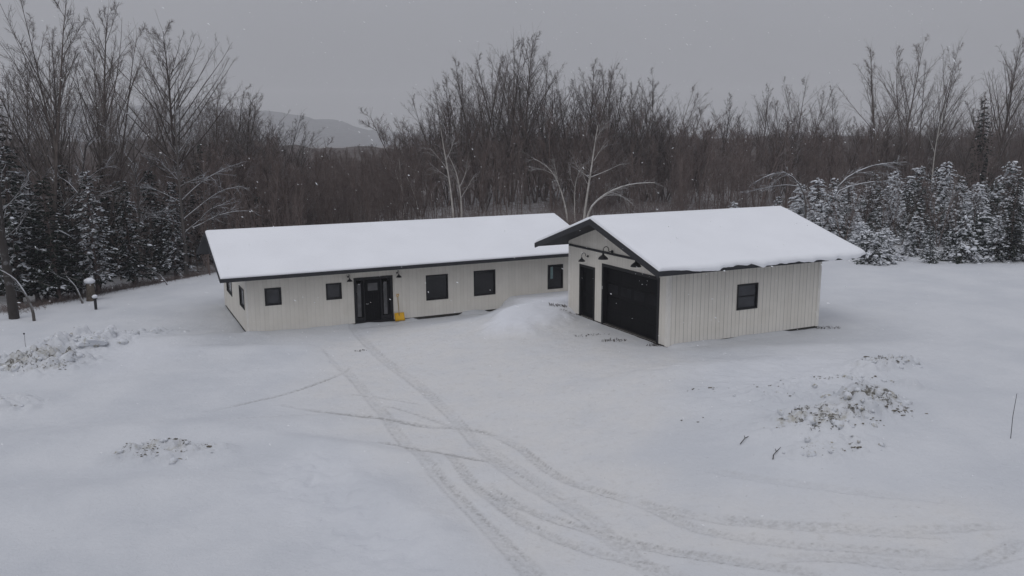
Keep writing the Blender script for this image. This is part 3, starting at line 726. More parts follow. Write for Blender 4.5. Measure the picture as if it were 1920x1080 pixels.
# short post with its cap of snow, and the capped stump behind it
x, y = ground_at(180, 580); z = gz(x, y); root = empty('garden_post', (x, y, z)); prop(root, 'short dark post capped with snow at the edge of the left woods', 'post')
mb = MB(); mb.tube([(0, 0, -.2), (0, 0, .62)], [.075, .075], 12); mb.lathe([(.0, .66), (.12, .64), (.13, .60), (.075, .58)], 14); mb.build('shaft', M['post'], root)
mb = MB(); vs, fs = blob(rg, .15, .75, 12, 8, .06); mb.add([(a, b_, c + .72) for a, b_, c in vs], fs); mb.build('snow_cap', M['snow_lump'], root, smooth=True)
x, y = ground_at(171, 563); z = gz(x, y); root = empty('tree_stump', (x, y, z)); prop(root, 'broken grey tree stump with round snow cap behind the short post', 'stump')
mb = MB(); mb.tube([(0, 0, -.3), (0, 0, .2), (.02, 0, .8), (0, .02, 1.05)], [.30, .24, .21, .2], 12); mb.build('trunk', M['stump'], root)
mb = MB(); vs, fs = blob(rg, .30, .6, 14, 9, .06); mb.add([(a, b_, c + 1.17) for a, b_, c in vs], fs); mb.build('snow_cap', M['snow_lump'], root, smooth=True)
# two fallen twigs
for px, py, pts, lab in [(1388, 836, [(0, 0, 0), (.1, .14, .03), (.2, .26, .07), (.50, .56, .07)], 'short dark forked stick lying in snow nearer the house'),
                         (1449, 866, [(0, 0, 0), (.08, .22, .03), (.2, .36, .07), (.44, .70, .07)], 'dark bent stick lying in snow nearer the heap')]:
    x, y = ground_at(px, py); mb = MB(); mb.tube(pts, [.013, .012, .010, .006], 6); mb.tube([pts[2], (pts[2][0] + .02, pts[2][1] + .16, .09)], [.012, .006], 5)
    o = mb.build('fallen_stick', M['twig']); o.location = (x, y, gz(x, y) + .02); prop(o, lab, 'stick')
# dead weeds poking through
def weeds(px, py, n, rx, ry, hgt, label, kind='thing'):
    cx_, cy_ = ground_at(px, py); z0 = gz(cx_, cy_); mb = MB()
    for _ in range(n):
        a = rg.random() * 2 * PI; q = math.sqrt(rg.random()); x, y = q * rx * math.cos(a), q * ry * math.sin(a); z = gz(cx_ + x, cy_ + y) - z0
        h = hgt * (.4 + rg.random()); dx, dy = rg.uniform(-1.3, 1.3) * h, rg.uniform(-.9, .9) * h
        mb.tube([(x, y, z - .03), (x + dx * .4, y + dy * .4, z + h * .7), (x + dx, y + dy, z + h * rg.uniform(.2, .9))], [.010, .008, .004], 4, False)
    o = mb.build('weed_tuft', M['weed']); o.location = (cx_, cy_, z0); prop(o, label, 'weeds', kind='stuff'); return o
weeds(1047, 587, 46, .45, .18, .12, 'dark weed tuft in snow by the far corner of the garage front')
weeds(1070, 592, 22, .5, .12, .08, 'thin line of dark weeds just left of the narrow side door')
weeds(1112, 629, 26, .8, .12, .07, 'scattered dark weeds in front of the narrow side door')
weeds(1150, 639, 44, .55, .16, .10, 'dark weed tuft in snow in front of the overhead door')
weeds(1228, 648, 34, .35, .15, .10, 'dark weed tuft at the near corner of the garage')
weeds(1553, 615, 30, .6, .15, .12, 'dark weed tuft past the far end of the garage side wall')
weeds(676, 657, 24, .28, .14, .05, 'small dark clump lying on snow in front of the house door')
for px, py, n, lab in [(1640, 770, 60, 'brown turf and roots sticking out of the right heap near its top'), (1530, 805, 55, 'brown turf and roots in the lower left part of the right heap'), (1660, 690, 30, 'brown turf at the far end of the right heap'), (60, 700, 40, 'olive turf and roots sticking out of the left heap')]:
    weeds(px, py, int(n * .6), .8, .6, .07, lab)

# ------------------------------------------------------------------ bare trees
def tubes(polys, k):
    """polys: list of (pts (n,3), radii (n,)) -> V, faces; grouped by point count so numpy does the work"""
    byn = {}
    for P, r in polys: byn.setdefault(len(P), []).append((P, r))
    Vs, Fs, off = [], [], 0
    for n, L in byn.items():
        P = np.array([q[0] for q in L], float); r = np.array([q[1] for q in L], float)
        T = np.empty_like(P); T[:, 1:-1] = P[:, 2:] - P[:, :-2]; T[:, 0] = P[:, 1] - P[:, 0]; T[:, -1] = P[:, -1] - P[:, -2]
        T /= np.linalg.norm(T, axis=2, keepdims=True) + 1e-9
        ref = np.where(np.abs(T[:, :1, 2:3]) < .8, np.array([0, 0, 1.]), np.array([1., 0, 0]))
        A = np.cross(T, np.broadcast_to(ref, T.shape)); A /= np.linalg.norm(A, axis=2, keepdims=True) + 1e-9; B = np.cross(T, A)
        th = np.arange(k) * 2 * PI / k
        V = P[:, :, None] + r[:, :, None, None] * (np.cos(th)[None, None, :, None] * A[:, :, None] + np.sin(th)[None, None, :, None] * B[:, :, None])
        m_ = len(L); id_ = off + np.arange(m_ * n * k).reshape(m_, n, k); nx_ = np.roll(id_, -1, 2)
        Fs.append(np.stack([id_[:, :-1], nx_[:, :-1], nx_[:, 1:], id_[:, 1:]], -1).reshape(-1, 4))
        Vs.append(V.reshape(-1, 3)); off += m_ * n * k
    return np.concatenate(Vs), np.concatenate(Fs)
def bend(rng, p0, d, L, n, up, wob):
    """a limb that wanders and turns towards the light"""
    P = [np.array(p0, float)]; d = np.array(d, float); d /= np.linalg.norm(d)
    for _ in range(n - 1):
        d = d + np.array([rng.gauss(0, wob), rng.gauss(0, wob), rng.gauss(0, wob) * .6 + up]); d /= np.linalg.norm(d)
        P.append(P[-1] + d * L / (n - 1))
    return np.array(P)
def lerp_at(P, t):
    f = t * (len(P) - 1); i = min(int(f), len(P) - 2); return P[i] + (P[i + 1] - P[i]) * (f - i), P[i + 1] - P[i]
def bare_tree(seed, h, r0, stems=1, start=.3, spread=.75, n1=16, n2=7, n3=6, lean=(0, 0), up=.10, twig=.011, reach=.36, angle=(.45, .95), dome=False, sec=.48):
    rng = random.Random(seed); big, fine = [], []
    def side(d, ang):
        d = d / np.linalg.norm(d); a = np.cross(d, [0.3, .2, 1.0]); a /= np.linalg.norm(a) + 1e-9; b = np.cross(d, a); ph = rng.random() * 2 * PI
        return d * math.cos(ang) + (a * math.cos(ph) + b * math.sin(ph)) * math.sin(ang)
    for s in range(stems):
        az = s * 2 * PI / stems + rng.random(); sp = (0.12 + .13 * rng.random()) * spread if stems > 1 else .03
        hh = h * (1 if s == 0 else rng.uniform(.75, .98)); rr = r0 * (1 if stems == 1 else .72)
        d = (math.cos(az) * sp + lean[0], math.sin(az) * sp + lean[1], 1)
        T = bend(rng, (0, 0, -.3), d, hh, 10, .03, .03)
        if stems > 1: T[:, 0] += math.cos(az) * .12; T[:, 1] += math.sin(az) * .12
        T[:, 2] *= hh / T[-1, 2]
        tr = np.linspace(1, 0, 10) ** .8 * rr + .007; big.append((T, tr))
        for i in range(n1):
            t = start + (1 - start) * ((i + rng.random()) / n1) * .98
            p, dd = lerp_at(T, t); rt = np.interp(t, np.linspace(0, 1, 10), tr)
            L = hh * reach * (1 - .62 * ((t - start) / (1 - start)) ** 1.3) * rng.uniform(.55, 1.15)
            an = rng.uniform(*angle)
            if dome: L = hh * min(reach, max(.07, (rng.uniform(.80, 1.0) - t * .97) / math.cos(an) * rng.uniform(.8, 1.0)))
            B = bend(rng, p, side(dd, an), L, 7, up, .05)
            br = np.linspace(1, .10, 7) * min(rt * .5, L * (.011 if dome else .016) + .01) + .004; big.append((B, br))
            for j in range(n2):
                u = .2 + .78 * (j + rng.random()) / n2
                p2, d2 = lerp_at(B, u); L2 = L * sec * (1.1 - u * (.85 if dome else .55)) * rng.uniform(.5, 1.2)
                C = bend(rng, p2, side(d2, rng.uniform(.35, .8)), L2, 5, up * .9, .07)
                fine.append((C, np.linspace(1, .5, 5) * max(twig * 1.2, np.interp(u, np.linspace(0, 1, 7), br) * .42)))
                for k in range(n3):
                    v = .2 + .8 * (k + rng.random()) / n3
                    p3, d3 = lerp_at(C, v); L3 = max(.25, L2 * .45 * rng.uniform(.5, 1.2))
                    fine.append((bend(rng, p3, side(d3, rng.uniform(.3, .8)), L3, 3, up, .12), np.array([twig, twig * .85, twig * .6])))
        for k in range(14):   # tip sprays
            p3, d3 = lerp_at(T, .80 + .2 * rng.random()); fine.append((bend(rng, p3, side(d3, rng.uniform(.2, .5)), hh * rng.uniform(.05, .11), 3, up, .05), np.array([twig, twig * .8, twig * .6])))
    return big, fine
def tree_meshes(tag, big, fine, m_trunk, m_twig):
    V, F1 = tubes(big, 6); a = np_mesh('trunk', V, [F1], m_trunk, True)
    V, F1 = tubes(fine, 3); b_ = np_mesh('crown', V, [F1], m_twig)
    return a, b_
def one_mesh(name, big, fine, mat):
    V1, F1 = tubes(big, 5); V2, F2 = tubes(fine, 3)
    return np_mesh(name, np.r_[V1, V2], [F1, F2 + len(V1)], mat)

# big individual kinds
KIND = {
 'tall': [bare_tree(s, 18, .15, 1, .30, 1, 26, 11, 6, up=.03, reach=.42, angle=(.30, .62), twig=.0065, dome=True, sec=.34) for s in (1, 2, 3)],
 'fork': [bare_tree(s, 18, .16, 2, .26, 1.3, 18, 11, 6, up=.03, reach=.44, angle=(.30, .65), twig=.0065, dome=True, sec=.34) for s in (11, 12, 13)],
 'clump': [bare_tree(s, 18, .13, 4, .20, 1.6, 11, 11, 6, up=.03, reach=.44, angle=(.28, .62), twig=.0065, dome=True, sec=.32) for s in (21, 22, 23)],
 'wide': [bare_tree(s, 18, .18, 1, .34, 1, 42, 11, 7, up=.025, reach=.46, angle=(.5, .85), twig=.0065, dome=True, sec=.34) for s in (31, 32)],
}
KM = {k: [tree_meshes(k, b_, f, M['bark'], M['twigs']) for b_, f in v] for k, v in KIND.items()}
rt = random.Random(9)
def put_tree(kind, px, topy, D, label, group=None, lean=0.0, var=None, widen=1.0, bottom=None):
    P = at(px, topy, D); x, y = P[0], D; z = float(gz(x, y)); h = P[2] - z
    var = rt.randrange(len(KM[kind])) if var is None else var
    root = empty('bare_tree', (x, y, z), rt.random() * 2 * PI); sc = h / 18.0
    root.scale = (sc * widen, sc * widen, sc)
    if lean: root.rotation_euler = (0, lean, 0)
    for nme, me_ in zip(('trunk', 'crown'), KM[kind][var]): link(nme, me_, root)
    prop(root, label, 'tree', group); return root
# left skyline
LG = 'tall bare trees above the left woods'
put_tree('fork', 14, -55, 50, 'tall bare tree at the far left edge, its top out of frame', var=0)
put_tree('clump', 128, -25, 54, 'tallest bare tree near the left edge with upright forked stems', var=1, widen=.9)
put_tree('tall', 166, 15, 60, 'tall bare tree in the left woods just right of the tallest forked one', var=2)
put_tree('tall', 72, 70, 63, 'slender bare tree in the left woods between the two tallest', var=1)
put_tree('clump', 212, 95, 66, 'bare multi-stemmed tree left of the broad crowned tree', var=2, widen=.85)
put_tree('wide', 316, 58, 66, 'broad crowned bare tree standing alone above the woods left of the house', var=0, widen=1.0)
for px, ty, D, k in [(30,120,62,'tall'),(52,95,70,'fork'),(100,120,72,'clump'),(185,150,74,'tall'),(240,135,76,'fork'),(262,185,80,'clump'),(285,180,80,'tall'),(355,200,82,'clump')]:
    put_tree(k, px, ty, D, 'bare tree filling the left woods between the tall skyline trees', 'bare trees between the tall skyline trees on the left')
for px, ty, D, k in [(392,160,84,'tall'),(410,185,86,'clump'),(432,180,88,'fork'),(456,198,88,'clump'),(480,208,90,'clump'),(505,222,92,'clump'),(528,244,94,'clump'),(372,215,84,'fork')]:
    put_tree(k, px, ty, D, 'bare tree in the clump that slopes down towards the distant hill', 'bare trees sloping down towards the hill', widen=1.15)
for px, ty, D, k in [(385,172,92,'clump'),(402,170,94,'fork'),(421,176,95,'clump'),(444,186,96,'clump'),(468,200,97,'clump'),(492,212,98,'clump'),(516,230,98,'clump'),(536,256,98,'clump'),(412,200,100,'wide'),(450,215,100,'wide'),(488,232,100,'wide')]:
    put_tree(k, px, ty, D, 'bare tree in the clump that slopes down towards the distant hill', 'bare trees sloping down towards the hill', widen=1.2)
MG = 'tall bare trees behind the house roof'
for px, ty, D, k in [(775,238,100,'clump'),(792,218,98,'clump'),(815,185,98,'fork'),(838,158,100,'clump'),(858,132,98,'fork'),(880,112,100,'clump'),(905,95,102,'fork'),(932,82,100,'clump'),(958,80,103,'clump'),(984,70,100,'tall'),(1004,100,102,'fork'),(1022,132,104,'clump'),
                     (850,190,112,'wide'),(910,150,114,'clump'),(950,140,112,'wide'),(990,150,112,'clump'),(930,200,108,'clump'),(875,210,108,'fork'),(1010,190,110,'clump')]:
    put_tree(k, px, ty, D, 'bare tree in the tall fan shaped clump behind the house roof', MG, widen=1.1)
for px, ty, D, k in [(1046,150,104,'fork'),(1078,122,102,'clump'),(1100,120,104,'tall'),(1122,135,103,'clump'),(1146,122,102,'fork'),(1170,126,104,'clump'),(1194,125,102,'clump'),(1214,135,104,'fork'),(1236,156,103,'clump'),(1254,195,104,'clump'),
                     (1090,180,110,'clump'),(1135,180,112,'wide'),(1180,175,112,'clump'),(1220,190,112,'wide'),(1060,200,112,'clump')]:
    put_tree(k, px, ty, D, 'bare tree in the rounded clump above the garage gable', 'rounded clump of bare trees above the garage gable', widen=1.1)
put_tree('tall', 1355, 182, 118, 'slim bare tree poking above the woods behind the garage ridge', var=0)
put_tree('tall', 1436, 165, 116, 'slender twin topped bare tree above the far end of the garage roof', var=1)
put_tree('clump', 1490, 138, 112, 'rounded bare tree with fanned stems above the far end of the garage roof', var=0, widen=1.2)
put_tree('fork', 1516, 152, 116, 'bare tree touching the right side of the fanned one', var=1)
put_tree('tall', 1570, 185, 116, 'small slim bare tree in the low skyline left of the tall pair', var=2)
put_tree('fork', 1638, 185, 108, 'bare tree just left of the tall pair on the right', var=2)
put_tree('fork', 1688, 72, 88, 'left one of the tall pair of bare trees on the right', var=0, widen=1.1)
put_tree('clump', 1738, 72, 90, 'right one of the tall pair of bare trees on the right', var=2, widen=.9)
put_tree('tall', 1752, 118, 90, 'wind bent bare tree leaning right beside the tall pair', lean=.16, var=1)
put_tree('fork', 1812, 128, 92, 'second wind bent bare tree leaning right near the dark spruce', lean=.14, var=2)
put_tree('tall', 1884, 70, 84, 'tall slim bare tree near the right edge', var=0)
put_tree('clump', 1915, 115, 86, 'bare multi-stemmed tree cut by the right edge', var=1)
for px, ty, D, k in [(1655,190,100,'clump'),(1710,190,100,'clump'),(1790,195,100,'clump'),(1850,180,98,'clump'),(1895,180,98,'clump'),(1605,222,112,'clump'),(1540,225,118,'clump'),(1400,222,122,'fork'),(1320,236,122,'clump'),(1290,238,120,'clump'),(1462,222,120,'clump')]:
    put_tree(k, px, ty, D, 'bare tree in the lower skyline of the right hand woods', 'bare trees of the lower right skyline', widen=1.15)

# the wood behind: individual trees in a dense band
WK = [one_mesh('wood_tree', *bare_tree(100 + s, 10, .085, 1 + s % 3, .15, 1.6, 13, 7, 6, up=.05, twig=.008, reach=.36, angle=(.35, .9)), M['bark_wood']) for s in range(6)]
rw = random.Random(31)
def wood_tree(px, D, h, label, group):
    v = ray(px, 300); x = v[0] / v[1] * D
    o = link('wood_tree', WK[rw.randrange(6)]); s = h / 10; wdn = rw.uniform(1.0, 1.4)
    o.location = (x, D, gz(x, D)); o.scale = (s * wdn, s * wdn, s); o.rotation_euler = (0, 0, rw.random() * 6.28)
    prop(o, label, 'tree', group)
def band(n, x0, x1, D0, D1, h0, h1, label, group):
    for i in range(n):
        px = x0 + (x1 - x0) * (i + rw.random()) / n; D = rw.uniform(D0, D1); wood_tree(px, D, rw.uniform(h0, h1), label, group)
band(46, -30, 560, 60, 92, 8.0, 10.2, 'young bare tree filling the woods left of the house', 'young bare trees in the left woods')
band(26, 530, 750, 96, 140, 5.6, 7.6, 'low bare tree in the dip below the distant hill', 'low bare trees in the dip below the hill')
band(62, 730, 1290, 88, 128, 8.4, 11.2, 'young bare tree in the brown wood behind the house and garage', 'young bare trees behind the house and garage')
band(70, 1280, 1960, 92, 135, 8.4, 10.6, 'young bare tree in the brown wood on the right', 'young bare trees in the right woods')

# thicket of saplings and brush that nobody could count
def thicket(name, zones, seed, mat, hs=1.0, label=None):
    rng = random.Random(seed); prs = []
    for s in range(5):
        b_, f = bare_tree(200 + s, 7, .045, 1 + s % 2, .06, 1.3, 9, 5, 3, up=.10, twig=.010, reach=.32, angle=(.3, .9))
        V1, F1 = tubes(b_, 3); V2, F2 = tubes(f, 3); prs.append((np.r_[V1, V2], np.r_[F1, F2 + len(V1)]))
    Vs, Fs, off = [], [], 0
    for n, x0, x1, D0, D1, h0, h1 in zones:
        for _ in range(n):
            px = rng.uniform(x0, x1); D = rng.uniform(D0, D1); v = ray(px, 300); x = v[0] / v[1] * D; h = rng.uniform(h0, h1) / 7
            V, F_ = prs[rng.randrange(5)]; a = rng.random() * 6.28; c, s_ = math.cos(a), math.sin(a); wv = h * rng.uniform(.75, 1.25)
            Q = np.c_[(V[:, 0] * c - V[:, 1] * s_) * wv + x, (V[:, 0] * s_ + V[:, 1] * c) * wv + D, V[:, 2] * h + gz(x, D)]
            Vs.append(Q.astype(np.float32)); Fs.append(F_ + off); off += len(Q)
    o = link(name, np_mesh(name, np.concatenate(Vs), [np.concatenate(Fs)], mat)); prop(o, label, 'undergrowth', kind='stuff')
thicket('thicket', [(460, 505, 770, 78, 125, 4, 7.4), (340, 740, 1300, 80, 150, 4.5, 8.6), (470, 1270, 1980, 82, 150, 4.5, 8.8), (260, -40, 560, 56, 95, 4, 8.6), (90, -40, 520, 150, 230, 8, 11), (60, 520, 760, 150, 230, 4, 7), (150, 760, 1980, 150, 230, 7.5, 9.6)], 3, M['brush'], label='brown thicket of saplings and brush closing the woods')
def scrub(name, zones, seed, mat, label, edge=False):
    rng = random.Random(seed); pol = []
    for n, x0, x1, D0, D1, h0, h1 in zones:
        for _ in range(n):
            px = rng.uniform(x0, x1); D = rng.uniform(D0, D1) + (px / 380 * 13 if edge else 0); v = ray(px, 300); x = v[0] / v[1] * D; z = gz(x, D); h = rng.uniform(h0, h1)
            for k in range(6):
                d = np.array([rng.gauss(0, .55), rng.gauss(0, .5), 1]); O_ = np.array([rng.gauss(0, .35), rng.gauss(0, .35), 0]); P = np.array([[x, D, z], [x, D, z] + d * h * .5, [x, D, z] + d * h + [rng.gauss(0, .1), 0, 0]]) + O_
                pol.append((P, np.array([.010, .008, .005])))
    V, F_ = tubes(pol, 3); prop(link(name, np_mesh(name, V, [F_], mat)), label, 'scrub', kind='stuff')
scrub('scrub', [(1500, 1030, 1500, 66, 100, .4, 1.3), (700, 480, 1080, 58, 88, .5, 1.6)], 4, M['brush'], 'snow dusted weeds and scrub at the foot of the woods')
scrub('scrub', [(420, -20, 380, 43.6, 47, .12, .42)], 6, M['brush'], 'thin weeds under the spruces along the left edge of the lawn', True)

# ------------------------------------------------------------------ birches and bent limbs
def smooth_poly(P, n):
    P = np.array(P, float)
    for _ in range(2):
        Q = [P[0]]
        for a, b_ in zip(P[:-1], P[1:]): Q += [a * .75 + b_ * .25, a * .25 + b_ * .75]
        P = np.array(Q + [P[-1]])
    d = np.r_[0, np.cumsum(np.linalg.norm(np.diff(P, axis=0), axis=1))]; s = np.linspace(0, d[-1], n)
    return np.stack([np.interp(s, d, P[:, i]) for i in range(3)], -1), d[-1]
def limb_tree(name, D, trunk, limbs, r, label, mt, mtw, seed, droop=-.05, twn=10, group=None, grounded=True, jitter=.6):
    """trunk and limbs surveyed in the photograph, standing at depth D; limbs swing to and fro in depth"""
    rng = random.Random(seed); T = [at(px, py, D) for px, py in trunk]
    base = T[0].copy()
    if grounded: base[2] = gz(base[0], base[1]) - .2; T = [base] + [t for t in T if t[2] > base[2] + .5]
    O = base.copy(); big, fine = [], []
    P, L = smooth_poly(T, 12); big.append((P - O, np.linspace(1, .25, 12) * r))
    lines = [(P - O, L, r * .4)]
    for li in limbs:
        sw = rng.uniform(-1, 1) * jitter; K = [at(px, py, D) + np.array([0, sw * i, 0]) * .8 for i, (px, py) in enumerate(li)]
        Q, L = smooth_poly(K, 9); rr = max(.02, min(r * .62, L * .014)); big.append((Q - O, np.linspace(1, .28, 9) * rr)); lines.append((Q - O, L, rr))
    for Q, L, rr in lines:
        for k in range(int(twn * max(1, L / 3))):
            t = rng.uniform(.3, 1); p_, d = lerp_at(Q, t); d = d / np.linalg.norm(d)
            dv = d + np.array([rng.gauss(0, .45), rng.gauss(0, .45), rng.gauss(0, .35)]); l2 = rng.uniform(.4, 1.3)
            C = bend(rng, p_, dv, l2, 5, droop, .1); fine.append((C, np.linspace(1, .5, 5) * .013))
            for q in range(3): p3, d3 = lerp_at(C, rng.uniform(.3, 1)); fine.append((bend(rng, p3, d3 / np.linalg.norm(d3) + np.array([rng.gauss(0, .5), rng.gauss(0, .5), rng.gauss(0, .4)]), rng.uniform(.2, .5), 3, droop, .1), np.array([.011, .009, .006])))
    root = empty(name, O); prop(root, label, 'tree', group)
    a, b_ = tree_meshes(name, big, fine, mt, mtw); link('trunk', a, root); link('crown', b_, root); return root
B, BT, SN = M['birch'], M['birch_twig'], M['bark_snowy']
limb_tree('birch_tree', 76, [(1093,425),(1098,385),(1104,345),(1111,300),(1117,258),(1121,235)], [[(1113,302),(1124,282),(1137,264)],[(1108,332),(1135,322),(1166,308)],[(1107,335),(1085,318),(1078,300)],[(1102,345),(1092,328),(1094,305)],[(1117,262),(1126,245),(1132,238)]], .14, 'pale birch with upright trunk standing left above the garage peak', B, BT, 1)
limb_tree('birch_tree', 75, [(1097,425),(1104,392),(1124,371),(1150,355),(1185,344),(1228,342)], [[(1126,369),(1150,365),(1172,370),(1190,384)],[(1140,360),(1168,366),(1184,388)],[(1118,378),(1140,362),(1160,352)]], .12, 'pale birch bowed over to the right above the garage roof', B, BT, 2)
limb_tree('birch_tree', 77, [(1066,425),(1060,385),(1050,352),(1040,328),(1022,308),(1000,297)], [[(1045,335),(1040,312),(1036,290)],[(1040,328),(1020,318),(1004,316)],[(1055,365),(1046,340),(1038,320)]], .10, 'pale birch bowed to the left above the right end of the house roof', B, BT, 3)
limb_tree('birch_tree', 78, [(1078,425),(1077,380),(1078,345),(1086,320),(1094,312)], [[(1078,352),(1070,336),(1068,320)]], .07, 'thin pale birch between the bowed and the upright birch', B, BT, 4)
limb_tree('birch_tree', 80, [(852,425),(848,385),(843,340),(836,300),(830,265),(826,240)], [[(840,320),(826,300),(806,278)],[(843,335),(828,325),(812,312)],[(836,300),(846,280),(850,262)]], .12, 'pale birch behind the house roof, left one of the pair', B, BT, 5)
limb_tree('birch_tree', 81, [(866,425),(865,380),(861,345),(853,315),(840,290)], [[(864,372),(876,352),(888,330)],[(862,350),(872,330),(876,305)],[(860,345),(852,330),(846,318)]], .11, 'pale birch behind the house roof, right one of the pair', B, BT, 6)
limb_tree('birch_tree', 84, [(758,425),(756,380),(752,340),(748,296)], [[(754,355),(745,335),(742,318)]], .06, 'thin pale sapling behind the middle of the house roof', B, BT, 7)
limb_tree('birch_tree', 84, [(788,425),(784,390),(774,355),(760,325)], [[(778,365),(776,345),(780,325)]], .06, 'thin pale sapling leaning left behind the middle of the house roof', B, BT, 8)
limb_tree('birch_tree', 88, [(1748,330),(1752,290),(1760,240),(1772,200)], [[(1756,262),(1770,235),(1780,212)],[(1752,285),(1742,262),(1738,240)]], .09, 'pale birch in front of the right woods below the tall pair', B, BT, 9)
limb_tree('bent_tree', 64, [(1562,378),(1570,350),(1588,332),(1618,316),(1655,306),(1700,304)], [[(1640,308),(1668,312),(1690,322)],[(1600,326),(1630,322),(1650,324)]], .12, 'upper snow laden sapling arching right above the snowy conifers', SN, SN, 10, -.1)
limb_tree('bent_tree', 63, [(1560,382),(1572,356),(1600,347),(1640,340),(1680,338),(1702,350)], [[(1630,343),(1650,352),(1662,368)],[(1590,350),(1570,352),(1556,362)]], .11, 'lower snow laden sapling arching right above the snowy conifers', SN, SN, 11, -.1)
limb_tree('bent_tree', 66, [(1512,385),(1508,360),(1494,338),(1472,321),(1448,324),(1415,342)], [[(1480,326),(1460,334),(1445,348)],[(1500,350),(1475,346),(1440,352),(1400,362)]], .10, 'snow laden sapling arching left behind the garage roof', SN, SN, 12, -.1)
# left wood: snowy limbs
limb_tree('snowy_tree', 57, [(350,520),(346,450),(340,390),(335,330),(330,260),(326,215)], [[(348,436),(362,424),(383,410),(400,388),(448,378)],[(350,432),(378,420),(402,405),(440,396),(470,398)],[(346,410),(366,392),(395,368),(420,354),(452,350)],[(342,375),(362,352),(388,330),(424,312)],[(338,350),(360,338),(400,330)],[(336,340),(318,318),(295,290)],[(340,380),(312,362),(275,345)],[(345,420),(320,412),(288,402)],[(332,290),(350,262),(362,235)]], .15, 'snow laden tree with limbs fanning right beside the left end of the roof', M['bark_left'], SN, 13, .0, 12)
limb_tree('snowy_tree', 50, [(150,545),(148,480),(142,420),(150,350),(158,305),(160,270)], [[(158,302),(166,280),(176,268),(196,255),(206,238),(214,224)],[(142,450),(122,440),(100,431),(72,428),(5,431)],[(140,410),(110,402),(78,396),(28,392)],[(148,365),(120,340),(92,332)],[(150,350),(180,325),(205,310)],[(146,395),(175,372),(200,360)],[(158,300),(146,275),(135,240)]], .13, 'snow laden tree with long level limbs in front of the left woods', M['bark_left'], SN, 14, .0, 10)
limb_tree('snowy_tree', 50, [(68,540),(66,470),(62,410),(55,350),(48,300),(45,270)], [[(62,400),(40,385),(10,375)],[(60,380),(85,350),(105,320)],[(58,360),(30,340),(0,325)],[(52,320),(35,290),(20,270)],[(66,440),(90,415),(120,372),(135,350)]], .12, 'snow laden tree with crooked limbs at the far left of the woods', M['bark_left'], SN, 15, .0, 10)
limb_tree('snowy_tree', 56, [(255,530),(258,470),(262,410),(258,360),(250,300),(252,250)], [[(262,420),(285,400),(310,395)],[(260,400),(235,375),(210,362)],[(256,350),(280,320),(290,300)],[(252,310),(232,285),(222,260)],[(262,440),(240,430),(215,432)]], .10, 'snow laden slender tree midway between the left edge and the house', M['bark_left'], SN, 16, .0, 10)
limb_tree('leaning_trunk', 42.5, [(26,588),(20,545),(10,490),(2,430),(-4,350),(-8,250)], [[(4,450),(30,430),(52,400)],[(0,400),(25,370),(40,330)]], .26, 'thick grey leaning trunk at the left edge of the lawn', M['bark_left'], M['bark_left'], 17, .0, 6)
limb_tree('fallen_limb', 42, [(62,583),(52,560),(40,538),(26,520),(0,506)], [], .085, 'snowy bowed branch arching down to the ground at the left edge', SN, SN, 18, .0, 3)
limb_tree('fallen_limb', 46.5, [(156,560),(144,540),(134,528),(124,518)], [], .07, 'snowy fallen branch leaning left just behind the stump', SN, SN, 19, .0, 2)
limb_tree('fallen_limb', 52.5, [(318,537),(308,525),(300,515)], [], .07, 'short snowy fallen branch near the left rear of the house', SN, SN, 20, .0, 2)

